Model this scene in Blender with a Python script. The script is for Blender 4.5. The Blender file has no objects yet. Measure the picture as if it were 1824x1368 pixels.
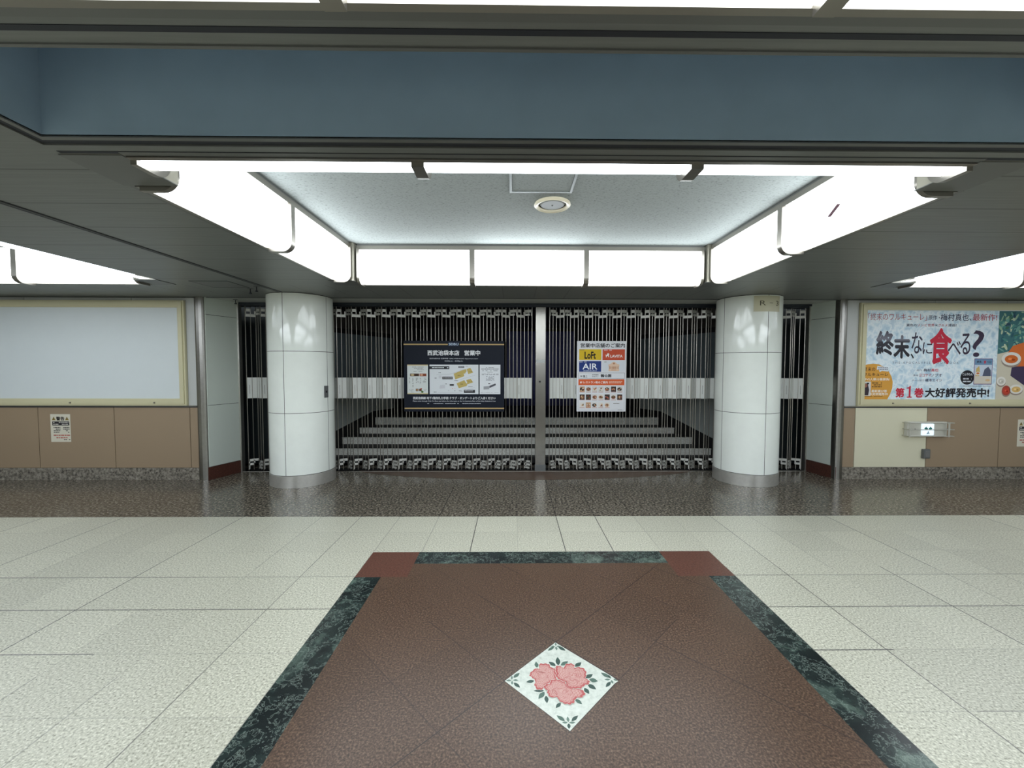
import bpy, math, random
from mathutils import Vector, Matrix
random.seed(7)
SC = bpy.context.scene
COL = SC.collection

# ---------------------------------------------------------------- camera, world, exposure
cam_d = bpy.data.cameras.new('camera'); cam = bpy.data.objects.new('camera', cam_d); COL.objects.link(cam)
F_PX, PITCH, YAW, ROLL, EYE = 725.43, .04174, .0113, -.00185, 1.5383
cam_d.sensor_fit = 'HORIZONTAL'; cam_d.sensor_width = 36.0
cam_d.lens = F_PX / 1824 * 36; cam_d.shift_x = (912 - 922.6) / 1824
cam_d.clip_start = .01
fw = Vector((math.sin(YAW)*math.cos(PITCH), math.cos(YAW)*math.cos(PITCH), -math.sin(PITCH)))
r0 = Vector((math.cos(YAW), -math.sin(YAW), 0)); d0 = fw.cross(r0)
rt = math.cos(ROLL)*r0 + math.sin(ROLL)*d0; dn = -math.sin(ROLL)*r0 + math.cos(ROLL)*d0
M = Matrix((( rt.x, -dn.x, -fw.x, 0), (rt.y, -dn.y, -fw.y, 0), (rt.z, -dn.z, -fw.z, EYE), (0, 0, 0, 1)))
cam.matrix_world = M
SC.camera = cam
w = bpy.data.worlds.new('world'); SC.world = w; w.use_nodes = True
w.node_tree.nodes['Background'].inputs[0].default_value = (0, 0, 0, 1)
w.node_tree.nodes['Background'].inputs[1].default_value = 0
SC.view_settings.view_transform = 'Standard'; SC.view_settings.look = 'None'
SC.view_settings.gamma = 1; SC.view_settings.use_curve_mapping = False
SC.view_settings.exposure = 0.0
SC.cycles.max_bounces = 8; SC.cycles.diffuse_bounces = 5; SC.cycles.glossy_bounces = 4
SC.cycles.use_denoising = True
SC.cycles.sample_clamp_indirect = 6.0
# brightness of the luminous panels: coffers overhead and behind, coffer in view
REAR = 8.3
VIEW = 6.2

# ---------------------------------------------------------------- materials
def lin(c):
    return tuple(((v/255)/12.92 if v/255 <= .04045 else ((v/255+.055)/1.055)**2.4) for v in c) + (1,)

class NT:
    def __init__(s, m): s.t = m.node_tree; s.n = s.t.nodes; s.l = s.t.links
    def new(s, typ, **kw):
        n = s.n.new(typ)
        for k, v in kw.items(): setattr(n, k, v)
        return n
    def put(s, sock, v):
        if isinstance(v, bpy.types.NodeSocket): s.l.new(v, sock)
        else: sock.default_value = v
    def m(s, op, a, b=0.0, c=None):
        n = s.new('ShaderNodeMath', operation=op)
        s.put(n.inputs[0], a); s.put(n.inputs[1], b)
        if c is not None: s.put(n.inputs[2], c)
        return n.outputs[0]
    def mix(s, f, a, b):
        n = s.new('ShaderNodeMix', data_type='RGBA')
        s.put(n.inputs[0], f); s.put(n.inputs[6], a); s.put(n.inputs[7], b)
        return n.outputs[2]
    def noise(s, vec, scale, detail=2, rough=.5, out=0):
        n = s.new('ShaderNodeTexNoise'); s.put(n.inputs['Vector'], vec)
        n.inputs['Scale'].default_value = scale; n.inputs['Detail'].default_value = detail; n.inputs['Roughness'].default_value = rough
        return n.outputs[out]
    def ramp(s, fac, stops):
        n = s.new('ShaderNodeValToRGB'); e = n.color_ramp.elements
        while len(e) < len(stops): e.new(.5)
        for i, (p, c) in enumerate(stops): e[i].position = p; e[i].color = c
        s.put(n.inputs[0], fac); return n.outputs[0]
    def pos(s):
        g = s.new('ShaderNodeNewGeometry'); return g.outputs['Position']
    def xyz(s, v):
        n = s.new('ShaderNodeSeparateXYZ'); s.put(n.inputs[0], v); return n.outputs
    def comb(s, x, y, z):
        n = s.new('ShaderNodeCombineXYZ'); s.put(n.inputs[0], x); s.put(n.inputs[1], y); s.put(n.inputs[2], z); return n.outputs[0]
    def white(s, v):
        n = s.new('ShaderNodeTexWhiteNoise', noise_dimensions='2D'); s.put(n.inputs[0], v); return n.outputs[0]
    def sstep(s, v, lo, hi, a=0.0, b=1.0):
        n = s.new('ShaderNodeMapRange', interpolation_type='LINEAR'); s.put(n.inputs[0], v)
        for i, q in zip((1, 2, 3, 4), (lo, hi, a, b)): n.inputs[i].default_value = q
        return n.outputs[0]

def mat(name, col=(128, 128, 128), rough=.5, metal=0.0, spec=.5, emit=0.0, speck=0.0, scale=60.0, aniso=0.0, bump=0.0, coat=0.0):
    m = bpy.data.materials.new(name); m.use_nodes = True
    t = NT(m); b = t.n['Principled BSDF']
    c = lin(col)
    b.inputs['Base Color'].default_value = c
    b.inputs['Roughness'].default_value = rough; b.inputs['Metallic'].default_value = metal
    b.inputs['Specular IOR Level'].default_value = spec
    b.inputs['Coat Weight'].default_value = coat
    if speck:
        f = t.noise(t.pos(), scale, 3, .6)
        lo = tuple(x*(1-speck) for x in c[:3])+(1,); hi = tuple(min(1, x*(1+speck)) for x in c[:3])+(1,)
        t.l.new(t.ramp(f, [(.3, lo), (.7, hi)]), b.inputs['Base Color'])
    if bump:
        bn = t.new('ShaderNodeBump'); bn.inputs['Strength'].default_value = bump; bn.inputs['Distance'].default_value = .004
        t.l.new(t.noise(t.pos(), scale, 2), bn.inputs['Height']); t.l.new(bn.outputs[0], b.inputs['Normal'])
    if emit:
        b.inputs['Emission Color'].default_value = c; b.inputs['Emission Strength'].default_value = emit
    return m

MT = {}
def col(c, rough=.6):
    k = (c, rough)
    if k not in MT: MT[k] = mat('print_%d_%d_%d' % c, c, rough, spec=.3)
    return MT[k]

def joints(t, x, y, per, ox, oy, wid, lo, faint_x=True):
    """mask of tile joints, each stretch of joint with a darkness of its own"""
    u = t.m('DIVIDE', t.m('SUBTRACT', x, ox), per); v = t.m('DIVIDE', t.m('SUBTRACT', y, oy), per)
    out = None
    for a, b, k in ((u, v, 3.0), (v, u, 11.0)):
        r = t.m('ROUND', a); d = t.m('MULTIPLY', t.m('ABSOLUTE', t.m('SUBTRACT', a, r)), per)
        lm = t.m('SUBTRACT', 1.0, t.sstep(d, wid*.5, wid*1.1))
        h1 = t.white(t.comb(r, k, 0)); h2 = t.white(t.comb(r, t.m('FLOOR', t.m('DIVIDE', b, 2.7)), 0))
        dark = t.sstep(t.m('ADD', t.m('MULTIPLY', h1, .6), t.m('MULTIPLY', h2, .5)), .45, .75, lo, 1.0)
        q = t.m('MULTIPLY', lm, dark)
        out = q if out is None else t.m('MAXIMUM', out, q)
    return out, u, v

def stone(name, stops, scale, rough, joint=None, per=.4, ox=0, oy=0, wid=.004, lo=.2, rot=False, tint=.05, detail=3, spec=.5):
    m = bpy.data.materials.new(name); m.use_nodes = True; t = NT(m); b = t.n['Principled BSDF']
    P = t.pos()
    f1 = t.noise(P, scale, detail, .65)
    c = t.ramp(f1, stops)
    x, y, z = t.xyz(P)
    if rot:
        s = math.sqrt(.5)
        x, y = t.m('MULTIPLY', t.m('ADD', t.m('SUBTRACT', x, ox), t.m('SUBTRACT', y, oy)), s), t.m('MULTIPLY', t.m('SUBTRACT', t.m('SUBTRACT', y, oy), t.m('SUBTRACT', x, ox)), s)
        ox = oy = 0
    if joint:
        msk, u, v = joints(t, x, y, per, ox, oy, wid, lo)
        tone = t.white(t.comb(t.m('FLOOR', u), t.m('FLOOR', v), 0))
        k = t.sstep(tone, 0, 1, 1-tint, 1+tint)
        vm = t.new('ShaderNodeVectorMath', operation='SCALE'); t.put(vm.inputs[0], c); t.put(vm.inputs['Scale'], k)
        c = t.mix(msk, vm.outputs[0], lin(joint))
    t.l.new(c, b.inputs['Base Color']); b.inputs['Roughness'].default_value = rough
    b.inputs['Specular IOR Level'].default_value = spec
    return m

M_cream = stone('cream_terrazzo', [(.33, lin((140, 138, 120))), (.45, lin((196, 194, 176))), (.57, lin((214, 212, 195))), (.68, lin((244, 242, 228)))], 95, .36, joint=(58, 54, 58), ox=-1.16, oy=4.139, lo=.16, tint=.05)
M_granite = stone('dark_granite', [(.36, lin((40, 35, 30))), (.46, lin((90, 83, 73))), (.55, lin((120, 113, 101))), (.68, lin((176, 168, 152)))], 42, .2, joint=(44, 42, 40), ox=-1.16, oy=4.139, lo=.1, tint=.07)
M_brown = stone('red_brown_granite', [(.32, lin((46, 34, 26))), (.46, lin((81, 60, 47))), (.56, lin((100, 77, 61))), (.74, lin((142, 116, 96)))], 105, .34, joint=(48, 36, 34), per=.396, ox=.241, oy=1.656, rot=True, wid=.003, lo=.1, tint=.06)
M_brown2 = stone('deep_red_granite', [(.32, lin((72, 42, 34))), (.5, lin((104, 66, 54))), (.72, lin((122, 82, 68)))], 80, .34)
M_curb = stone('baseboard_granite', [(.33, lin((50, 47, 42))), (.45, lin((112, 106, 96))), (.58, lin((140, 134, 123))), (.75, lin((172, 166, 154)))], 34, .4)
M_skirt = stone('maroon_skirting', [(.3, lin((62, 34, 27))), (.7, lin((92, 54, 44)))], 60, .4)

def marble():
    m = bpy.data.materials.new('green_marble'); m.use_nodes = True; t = NT(m); b = t.n['Principled BSDF']
    P = t.pos(); nz = t.noise(P, 5, 4, .6, 1)
    vm = t.new('ShaderNodeVectorMath', operation='MULTIPLY_ADD'); t.put(vm.inputs[0], nz); vm.inputs[1].default_value = (.35, .35, .35); t.put(vm.inputs[2], P)
    f = t.noise(vm.outputs[0], 9, 5, .7)
    v = t.m('ABSOLUTE', t.m('SUBTRACT', f, .5))
    base = t.ramp(t.noise(vm.outputs[0], 4, 4, .6), [(.42, lin((22, 30, 31))), (.55, lin((40, 52, 50))), (.72, lin((98, 116, 106)))])
    c = t.mix(t.m('MULTIPLY', t.sstep(v, 0, .022, 1, 0), .5), base, lin((150, 165, 155)))
    t.l.new(c, b.inputs['Base Color']); b.inputs['Roughness'].default_value = .25
    return m
M_marble = marble()

def soffit_mat():
    m = bpy.data.materials.new('soffit_metal_planks'); m.use_nodes = True; t = NT(m); b = t.n['Principled BSDF']
    P = t.pos(); x, y, z = t.xyz(P)
    sc = t.new('ShaderNodeVectorMath', operation='MULTIPLY'); t.put(sc.inputs[0], P); sc.inputs[1].default_value = (1.2, 30, 1)
    g = t.noise(sc.outputs[0], 1.6, 3, .6)
    c = t.ramp(g, [(.3, lin((117, 120, 118))), (.7, lin((129, 132, 129)))])
    def line(v, o):
        a = t.m('DIVIDE', t.m('SUBTRACT', v, o), .4)
        d = t.m('MULTIPLY', t.m('ABSOLUTE', t.m('SUBTRACT', a, t.m('ROUND', a))), .4)
        return t.m('SUBTRACT', 1.0, t.sstep(d, .002, .0075))
    far = t.m('GREATER_THAN', y, 4.66); mid = t.m('MULTIPLY', t.m('GREATER_THAN', y, 1.86), t.m('SUBTRACT', 1.0, far))
    k = t.m('ADD', t.m('MULTIPLY', line(y, 1.974), mid), t.m('MULTIPLY', line(x, .27), t.m('MULTIPLY', far, .8)))
    c = t.mix(t.m('MULTIPLY', k, .7), c, lin((50, 52, 52)))
    t.l.new(c, b.inputs['Base Color']); b.inputs['Roughness'].default_value = .42; b.inputs['Metallic'].default_value = .35
    return m
M_soffit = soffit_mat()

def acoustic():
    m = bpy.data.materials.new('acoustic_ceiling_board'); m.use_nodes = True; t = NT(m); b = t.n['Principled BSDF']
    P = t.pos(); sc = t.new('ShaderNodeVectorMath', operation='MULTIPLY'); t.put(sc.inputs[0], P); sc.inputs[1].default_value = (1, 2.0, 1)
    f = t.noise(sc.outputs[0], 55, 3, .6)
    c = t.ramp(f, [(.30, lin((94, 99, 99))), (.40, lin((141, 147, 145))), (.6, lin((149, 155, 153)))])
    t.l.new(c, b.inputs['Base Color']); b.inputs['Roughness'].default_value = .9
    return m
M_ceil = acoustic()

M_slot = mat('dark_slot_panel', (164, 186, 204), .38, spec=.5, speck=.05, scale=3)
M_groove = mat('dark_groove', (36, 40, 48), .6)
M_trimgrey = mat('soffit_trim', (112, 114, 112), .42, .35)
M_header = mat('header_strip', (186, 188, 183), .4, .4)
M_steel = mat('brushed_steel', (196, 194, 188), .24, .85, speck=.08, scale=30)
M_base = mat('column_base_steel', (192, 190, 184), .3, .55, speck=.06, scale=20)
M_post = mat('corner_post_steel', (150, 148, 143), .3, 1.0, speck=.06, scale=20)
M_steel2 = mat('frame_steel', (150, 146, 138), .32, .9)
M_alu = mat('pale_aluminium', (186, 184, 176), .34, .9)
M_rod = mat('gate_rod_steel', (158, 154, 146), .3, .9)
M_link = mat('gate_bracket_zinc', (206, 206, 200), .4, .4)
M_plate = mat('gate_plate_white', (204, 206, 202), .42, .1)
M_white = mat('white_enamel', (240, 245, 239), .08, speck=.02, scale=6)
M_jamb = mat('pale_enamel', (205, 213, 205), .25)
M_side = mat('side_strip_enamel', (186, 188, 186), .3)
M_joint = mat('joint_black', (42, 36, 38), .8)
M_tan = mat('tan_panel', (152, 132, 108), .5, speck=.06, scale=240)
M_patch = mat('cream_patch_panel', (214, 210, 184), .5)
M_frame = mat('cream_frame', (204, 198, 164), .35)
M_blank = mat('blank_white_board', (212, 219, 221), .35, speck=.012, scale=4)
M_lowwall = mat('passage_low_wall', (158, 164, 161), .4)
M_darkwall = mat('passage_mid_wall', (92, 102, 106), .45)
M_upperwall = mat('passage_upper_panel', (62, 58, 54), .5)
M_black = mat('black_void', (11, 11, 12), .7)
M_navy = mat('navy_shutter', (20, 28, 96), .5)
M_riser = stone('riser_granite', [(.3, lin((176, 176, 170))), (.5, lin((204, 204, 197))), (.7, lin((222, 222, 215)))], 40, .5)
M_tread = mat('dark_tread', (22, 22, 22), .6)
M_cable = mat('grey_plastic', (96, 98, 98), .5)
M_cream_pl = mat('cream_plastic', (216, 208, 184), .4)
M_greydisc = mat('grey_grille', (168, 172, 176), .6)
M_lightwhite = mat('housing_white', (206, 205, 196), .4)
M_wire = mat('guard_wire', (196, 194, 184), .4, .4)
def glow(name, c, s):
    m = bpy.data.materials.new(name); m.use_nodes = True; t = NT(m)
    b = t.n['Principled BSDF']; b.inputs['Base Color'].default_value = lin((225, 228, 230)); b.inputs['Roughness'].default_value = .3
    b.inputs['Emission Color'].default_value = lin(c); b.inputs['Emission Strength'].default_value = s
    return m

# ---------------------------------------------------------------- mesh helpers
class MB:
    def __init__(s): s.v = []; s.f = []; s.mi = []
    def face(s, pts, mi=0):
        b = len(s.v); s.v += [tuple(p) for p in pts]; s.f.append(list(range(b, b+len(pts)))); s.mi.append(mi)
    def box(s, x0, x1, y0, y1, z0, z1, mi=0):
        b = len(s.v)
        s.v += [(x0,y0,z0),(x1,y0,z0),(x1,y1,z0),(x0,y1,z0),(x0,y0,z1),(x1,y0,z1),(x1,y1,z1),(x0,y1,z1)]
        for q in ((0,3,2,1),(4,5,6,7),(0,1,5,4),(1,2,6,5),(2,3,7,6),(3,0,4,7)):
            s.f.append([b+i for i in q]); s.mi.append(mi)
    def lathe(s, prof, c=(0,0,0), n=32, mi=0, a0=0.0, a1=2*math.pi, axis='z'):
        full = abs(a1-a0-2*math.pi) < 1e-6; k = n if full else n+1; b = len(s.v)
        for r, z in prof:
            for i in range(k):
                a = a0+(a1-a0)*i/n
                p = (r*math.cos(a), r*math.sin(a), z)
                if axis == 'y': p = (p[0], p[2], p[1])
                s.v.append((c[0]+p[0], c[1]+p[1], c[2]+p[2]))
        for j in range(len(prof)-1):
            for i in range(n):
                i2 = (i+1) % k if full else i+1
                s.f.append([b+j*k+i, b+j*k+i2, b+(j+1)*k+i2, b+(j+1)*k+i]); s.mi.append(mi)
    def tube(s, a, b_, r, n=8, mi=0):
        a = Vector(a); b_ = Vector(b_); d = (b_-a).normalized()
        u = d.orthogonal().normalized(); v = d.cross(u); b = len(s.v)
        for P in (a, b_):
            for i in range(n):
                q = P + r*(math.cos(2*math.pi*i/n)*u + math.sin(2*math.pi*i/n)*v); s.v.append(tuple(q))
        for i in range(n):
            s.f.append([b+i, b+(i+1) % n, b+n+(i+1) % n, b+n+i]); s.mi.append(mi)
        s.f.append([b+i for i in range(n)][::-1]); s.mi.append(mi); s.f.append([b+n+i for i in range(n)]); s.mi.append(mi)
    def sweep(s, prof, x0, x1, mi=0, closed=False):
        """profile points (y,z) extruded along x"""
        n = len(prof); b = len(s.v)
        for x in (x0, x1): s.v += [(x, y, z) for y, z in prof]
        for i in range(n if closed else n-1):
            j = (i+1) % n; s.f.append([b+i, b+j, b+n+j, b+n+i]); s.mi.append(mi)
        if closed:
            s.f.append([b+i for i in range(n)][::-1]); s.mi.append(mi); s.f.append([b+n+i for i in range(n)]); s.mi.append(mi)
    def mesh(s, name, mats, off=(0,0,0), smooth=False):
        me = bpy.data.meshes.new(name)
        me.from_pydata([(x-off[0], y-off[1], z-off[2]) for x, y, z in s.v], [], s.f)
        for m in (mats if isinstance(mats, (list, tuple)) else [mats]): me.materials.append(m)
        for p, i in zip(me.polygons, s.mi): p.material_index = i
        me.validate(); me.update()
        if smooth:
            for p in me.polygons: p.use_smooth = True
            try: me.set_sharp_from_angle(angle=math.radians(35))
            except Exception: pass
        return me
    def build(s, name, mats, parent=None, smooth=False, bevel=0.0, label=None):
        off = parent.location if parent is not None else (0, 0, 0)
        o = bpy.data.objects.new(name, s.mesh(name, mats, off, smooth)); COL.objects.link(o)
        if parent is not None: o.parent = parent
        if bevel:
            bv = o.modifiers.new('bevel', 'BEVEL'); bv.width = bevel; bv.segments = 2; bv.limit_method = 'ANGLE'
        if label: o['label'] = label
        return o

def tag(o, label, cat, group=None):
    o['label'] = label; o['category'] = cat
    if group: o['group'] = group
    return o
def thing(name, label, cat, loc=(0,0,0), rz=0.0, group=None):
    o = bpy.data.objects.new(name, None); COL.objects.link(o)
    o.location = loc; o.rotation_euler = (0, 0, rz); o.empty_display_size = .1
    return tag(o, label, cat, group)
def struct(o): o['kind'] = 'structure'; return o
def inst(name, me, parent, loc=(0,0,0), rz=0.0):
    o = bpy.data.objects.new(name, me); COL.objects.link(o); o.parent = parent; o.location = loc; o.rotation_euler = (0, 0, rz); return o

def text_geo(body, bold=0.0):
    cu = bpy.data.curves.new('txt', 'FONT'); cu.body = body; cu.offset = bold; cu.resolution_u = 4
    o = bpy.data.objects.new('txt', cu); COL.objects.link(o)
    bpy.context.view_layer.update()
    dg = bpy.context.evaluated_depsgraph_get()
    me = bpy.data.meshes.new_from_object(o.evaluated_get(dg))
    vs = [tuple(v.co) for v in me.vertices]; fs = [list(p.vertices) for p in me.polygons]
    bpy.data.objects.remove(o); bpy.data.curves.remove(cu); bpy.data.meshes.remove(me)
    return vs, fs

class Sheet:
    """flat printing on an upright board facing the viewer: local (u right, v down) units"""
    def __init__(s, parent, x0, z0, ux, uz, y): s.p = parent; s.x0, s.z0, s.ux, s.uz, s.y = x0, z0, ux, uz, y; s.sub = None
    def fin(s, o):
        if s.sub is not None: o.parent = s.sub
        return o
    def P(s, u, v, lay): return (s.x0+u*s.ux, s.y-lay*.0005, s.z0-v*s.uz)
    def poly(s, name, pts, c, lay=1):
        b = MB(); polys = pts if isinstance(pts[0][0], (tuple, list)) else [pts]
        for q in polys: b.face([s.P(u, v, lay) for u, v in q])
        return s.fin(b.build(name, c if not isinstance(c, tuple) else col(c), s.p))
    def multi(s, name, items):
        b = MB(); ms = []
        for q, c, lay in items:
            m = c if not isinstance(c, tuple) else col(c)
            if m not in ms: ms.append(m)
            b.face([s.P(u, v, lay) for u, v in q], ms.index(m))
        return s.fin(b.build(name, ms, s.p))
    def under(s, o): s.sub = o; return o
    def rect(s, name, u0, u1, v0, v1, c, lay=1): return s.poly(name, R4(u0, u1, v0, v1), c, lay)
    def text(s, body, u0, u1, v0, v1, c, lay=2, bold=.012, name='lettering', shear=0.0):
        vs, fs = text_geo(body, 0.0)
        if not vs: return None
        bd = bold*1.25
        if bd > .002:
            n0 = len(vs); v0_, f0 = list(vs), list(fs); vs, fs = [], []
            for k, (ox, oy) in enumerate(((-bd, 0), (bd, 0), (0, -bd), (0, bd), (-bd*.7, bd*.7), (bd*.7, -bd*.7))):
                vs += [(x+ox, y+oy, .15*k) for x, y, z in v0_]; fs += [[i+k*n0 for i in f] for f in f0]
        xs = [v[0] for v in vs]; ys = [v[1] for v in vs]; ax, bx, ay, by = min(xs), max(xs), min(ys), max(ys)
        b = MB()
        for x, y, zl in vs:
            fx = (x-ax)/(bx-ax); fy = (by-y)/(by-ay) if by > ay else .5
            b.v.append(s.P(u0+(u1-u0)*fx + shear*(1-fy), v0+(v1-v0)*fy, lay+(zl if bd > .002 else 0)))
        b.f = fs; b.mi = [0]*len(fs)
        return s.fin(b.build(name, c if not isinstance(c, tuple) else col(c), s.p))
def R4(u0, u1, v0, v1): return [(u0, v1), (u1, v1), (u1, v0), (u0, v0)]
def ELL(cu, cv, ru, rv, n=24, a0=0, a1=2*math.pi):
    return [(cu+ru*math.cos(a0+(a1-a0)*i/n), cv-rv*math.sin(a0+(a1-a0)*i/n)) for i in range(n)]
def fine_lines(u0, u1, v0, v1, rows, seed=1, fill=.75, dens=1.0):
    """rows of print too small to read: broken short strokes"""
    rr = random.Random(seed); out = []; h = (v1-v0)/rows
    for i in range(rows):
        u = u0
        while u < u1:
            L = rr.uniform(.5, 1.6)*h*dens
            e = min(u1, u+L)
            if rr.random() < fill: out.append(R4(u, e, v0+i*h+h*.2, v0+i*h+h*.72))
            u = e+h*.22
    return out

# ================================================================= SETTING
S = 2.46            # soffit height
YW = 5.525          # face of the poster walls
# ---- floor
b = MB()
def fl(x0, x1, y0, y1, mi, z=0.0): b.face([(x0,y0,z),(x1,y0,z),(x1,y1,z),(x0,y1,z)], mi)
mx0, mx1, my = -1.16, 1.64, 3.333
fl(-12, mx0, -10.5, 4.139, 0); fl(mx1, 12, -10.5, 4.139, 0); fl(mx0, mx1, my, 4.139, 0); fl(mx0, mx1, -10.5, -3, 0)
fl(-12, 12, 4.139, 6.33, 1)
fl(-.968, 1.445, -3, 2.93, 2); fl(-.775, 1.22, 2.93, 3.132, 2)
fl(-.775, 1.22, 3.132, my, 3); fl(mx0, -.968, -3, 2.93, 3); fl(1.445, mx1, -3, 2.93, 3)
fl(mx0, -.775, 2.93, my, 4); fl(1.22, mx1, 2.93, my, 4)
arc = [(-2.28, 5.99)] + [(.22+2.5*math.cos(a), 6.0-.5*math.sin(a)) for a in [math.pi-i*math.pi/40 for i in range(0, 41)]] 
arc = [(x, y, .0012) for x, y in [(.2-2.48*math.cos(math.pi*i/40), 5.99-.5*math.sin(math.pi*i/40)**1.35) for i in range(41)]]
b.face(arc, 5)
struct(b.build('floor', [M_cream, M_granite, M_brown, M_marble, M_brown2, M_brown]))

# ---- soffit with its coffers cut out
rings = [(-1.965+dx, 2.32+dx, 1.83+dy, 4.66+dy) for dy in (0, -3.56, -7.12) for dx in (0, -6.12, 6.065)]
slot = (-1.888, 2.25, 1.228, 1.69)
holes = rings + [slot]
xs = sorted({-12., 12.} | {h[0] for h in holes} | {h[1] for h in holes}); ys = sorted({-10.5, YW+.01} | {h[2] for h in holes} | {h[3] for h in holes})
b = MB()
for i in range(len(xs)-1):
    for j in range(len(ys)-1):
        cx, cy = (xs[i]+xs[i+1])/2, (ys[j]+ys[j+1])/2
        if any(h[0] < cx < h[1] and h[2] < cy < h[3] for h in holes): continue
        b.face([(xs[i],ys[j],S),(xs[i],ys[j+1],S),(xs[i+1],ys[j+1],S),(xs[i+1],ys[j],S)], 0)
b.face([(-4.3,YW+.01,S),(-4.3,6.15,S),(4.7,6.15,S),(4.7,YW+.01,S)], 1)
b.box(-4.3, 4.7, YW+.004, YW+.016, S-.004, S+.02, 2)
# recess of the dark slot
x0, x1, y0, y1 = slot; zt = 2.98
for q in ([(x0,y1,S),(x1,y1,S),(x1,y1,zt),(x0,y1,zt)], [(x0,y0,S),(x0,y0,zt),(x1,y0,zt),(x1,y0,S)], [(x0,y0,S),(x0,y1,S),(x0,y1,zt),(x0,y0,zt)], [(x1,y1,S),(x1,y0,S),(x1,y0,zt),(x1,y1,zt)], [(x0,y0,zt),(x0,y1,zt),(x1,y1,zt),(x1,y0,zt)]):
    b.face(q, 3)
struct(b.build('ceiling', [M_soffit, M_header, M_groove, M_slot]))

# ---- trims around the slot: flange, dark groove, fine line
b = MB()
def band(o1, o2, z, mi, near=None):
    n1, n2 = near if near else (o1, o2)
    b.box(x0-o2, x1+o2, y1+o1, y1+o2, z, S+.004, mi)
    b.box(x0-o2, x0-o1, y0-.9, y1+o1, z, S+.004, mi); b.box(x1+o1, x1+o2, y0-.9, y1+o1, z, S+.004, mi)
band(.0, .022, S-.006, 1); band(.024, .054, S-.002, 0); band(.056, .061, S-.008, 1); band(.064, .068, S-.0015, 0)
b.box(x0-1.2, x1+1.2, y0-.076, y0-.056, S-.002, S+.004, 0)
b.box(x0-.06, x1+.06, y0-.012, y0, S-.005, S+.004, 1)
b.box(x0-1.2, x1+1.2, y0-.1055, y0-.102, S-.0015, S+.004, 0)
b.box(x0-.07, x1+.3, 1.806, 1.824, S-.0015, S+.004, 0)
struct(b.build('trim_1', [M_groove, M_trimgrey]))
# long dark track in the left soffit, running to the left column
b = MB()
b.box(-2.905, -2.875, 1.2, 5.5, S-.004, S+.002, 0); b.box(-2.868, -2.856, 1.2, 5.5, S-.003, S+.002, 0); b.box(-2.875, -2.868, 1.2, 5.5, S-.006, S+.002, 1)
struct(b.build('trim_2', [M_groove, M_trimgrey]))

# ---- raised ceilings inside the rings and the shell round the hall
ZC = 2.86
for k, (rx0, rx1, ry0, ry1) in enumerate(rings[:3]):
    b = MB(); b.face([(rx0,ry0,ZC),(rx0,ry1,ZC),(rx1,ry1,ZC),(rx1,ry0,ZC)])
    struct(b.build(('ceiling_raised', 'ceiling_raised_left', 'ceiling_raised_right')[k], M_ceil))
b = MB()
for (rx0, rx1, ry0, ry1) in rings[3:]: b.face([(rx0,ry0,ZC),(rx0,ry1,ZC),(rx1,ry1,ZC),(rx1,ry0,ZC)])
struct(b.build('ceiling_rear', M_ceil))
M_hall = mat('hall_wall', (186, 184, 172), .6, speck=.03, scale=3)
b = MB()
b.face([(-12,-10.5,0),(-12,-10.5,3),(12,-10.5,3),(12,-10.5,0)])
struct(b.build('wall_rear', M_hall))
b = MB(); b.face([(-12,-10.5,0),(-12,6,0),(-12,6,3),(-12,-10.5,3)]); struct(b.build('wall_far_left', M_hall))
b = MB(); b.face([(12,-10.5,0),(12,-10.5,3),(12,6,3),(12,6,0)]); struct(b.build('wall_far_right', M_hall))

# ---- poster walls
def poster_wall(side, xa, xb, tan_joints, patch, sx0, sx1, top_joints):
    """xa..xb overall; sx0..sx1 the pale strip beside the frame"""
    b = MB()
    b.box(xa, xb, YW+.012, YW+.06, 0, S, 0)
    edges = [xa]+[j for j in tan_joints if xa < j < xb]+[xb]
    for i in range(len(edges)-1):
        m = 2 if patch and abs(edges[i]-patch) < .01 else 1
        b.box(edges[i]+.004, edges[i+1]-.004, YW, YW+.02, .166, .984, m)
    te = [xa]+top_joints+[xb]
    for i in range(len(te)-1): b.box(te[i]+.003, te[i+1]-.003, YW, YW+.02, 2.418, S-.008, 3)
    b.box(xa, xb, YW+.002, YW+.03, 1.0, 2.41, 3)
    b.box(sx0+.004, sx1-.003, YW-.004, YW+.02, 1.012, 1.915, 3); b.box(sx0+.004, sx1-.003, YW-.004, YW+.02, 1.921, S-.008, 3)
    struct(b.build('wall_'+side, [M_joint, M_tan, M_patch, M_side]))
    b = MB(); b.box(xa, xb, YW-.006, YW+.02, 0, .163, 0)
    struct(b.build('baseboard_'+side, M_curb))
    b = MB(); b.box(xa, xb, YW-.012, YW+.02, .986, .996, 0); b.box(xa, xb, YW-.016, YW+.02, .998, 1.010, 1)
    return struct(b.build('trim_3' if side == 'left' else 'trim_4', [M_groove, M_steel2]))
poster_wall('left', -12, -4.258, [-11.4, -10.42, -9.4, -8.4, -7.4, -6.39, -5.378, -4.366], None, -4.374, -4.258, [-10, -8, -6.5, -5.09])
poster_wall('right', 4.538, 12, [4.702, 5.704, 6.718, 7.73, 8.74, 9.75, 10.76], 4.702, 4.538, 4.698, [5.75, 6.74, 8.5, 10])
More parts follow.
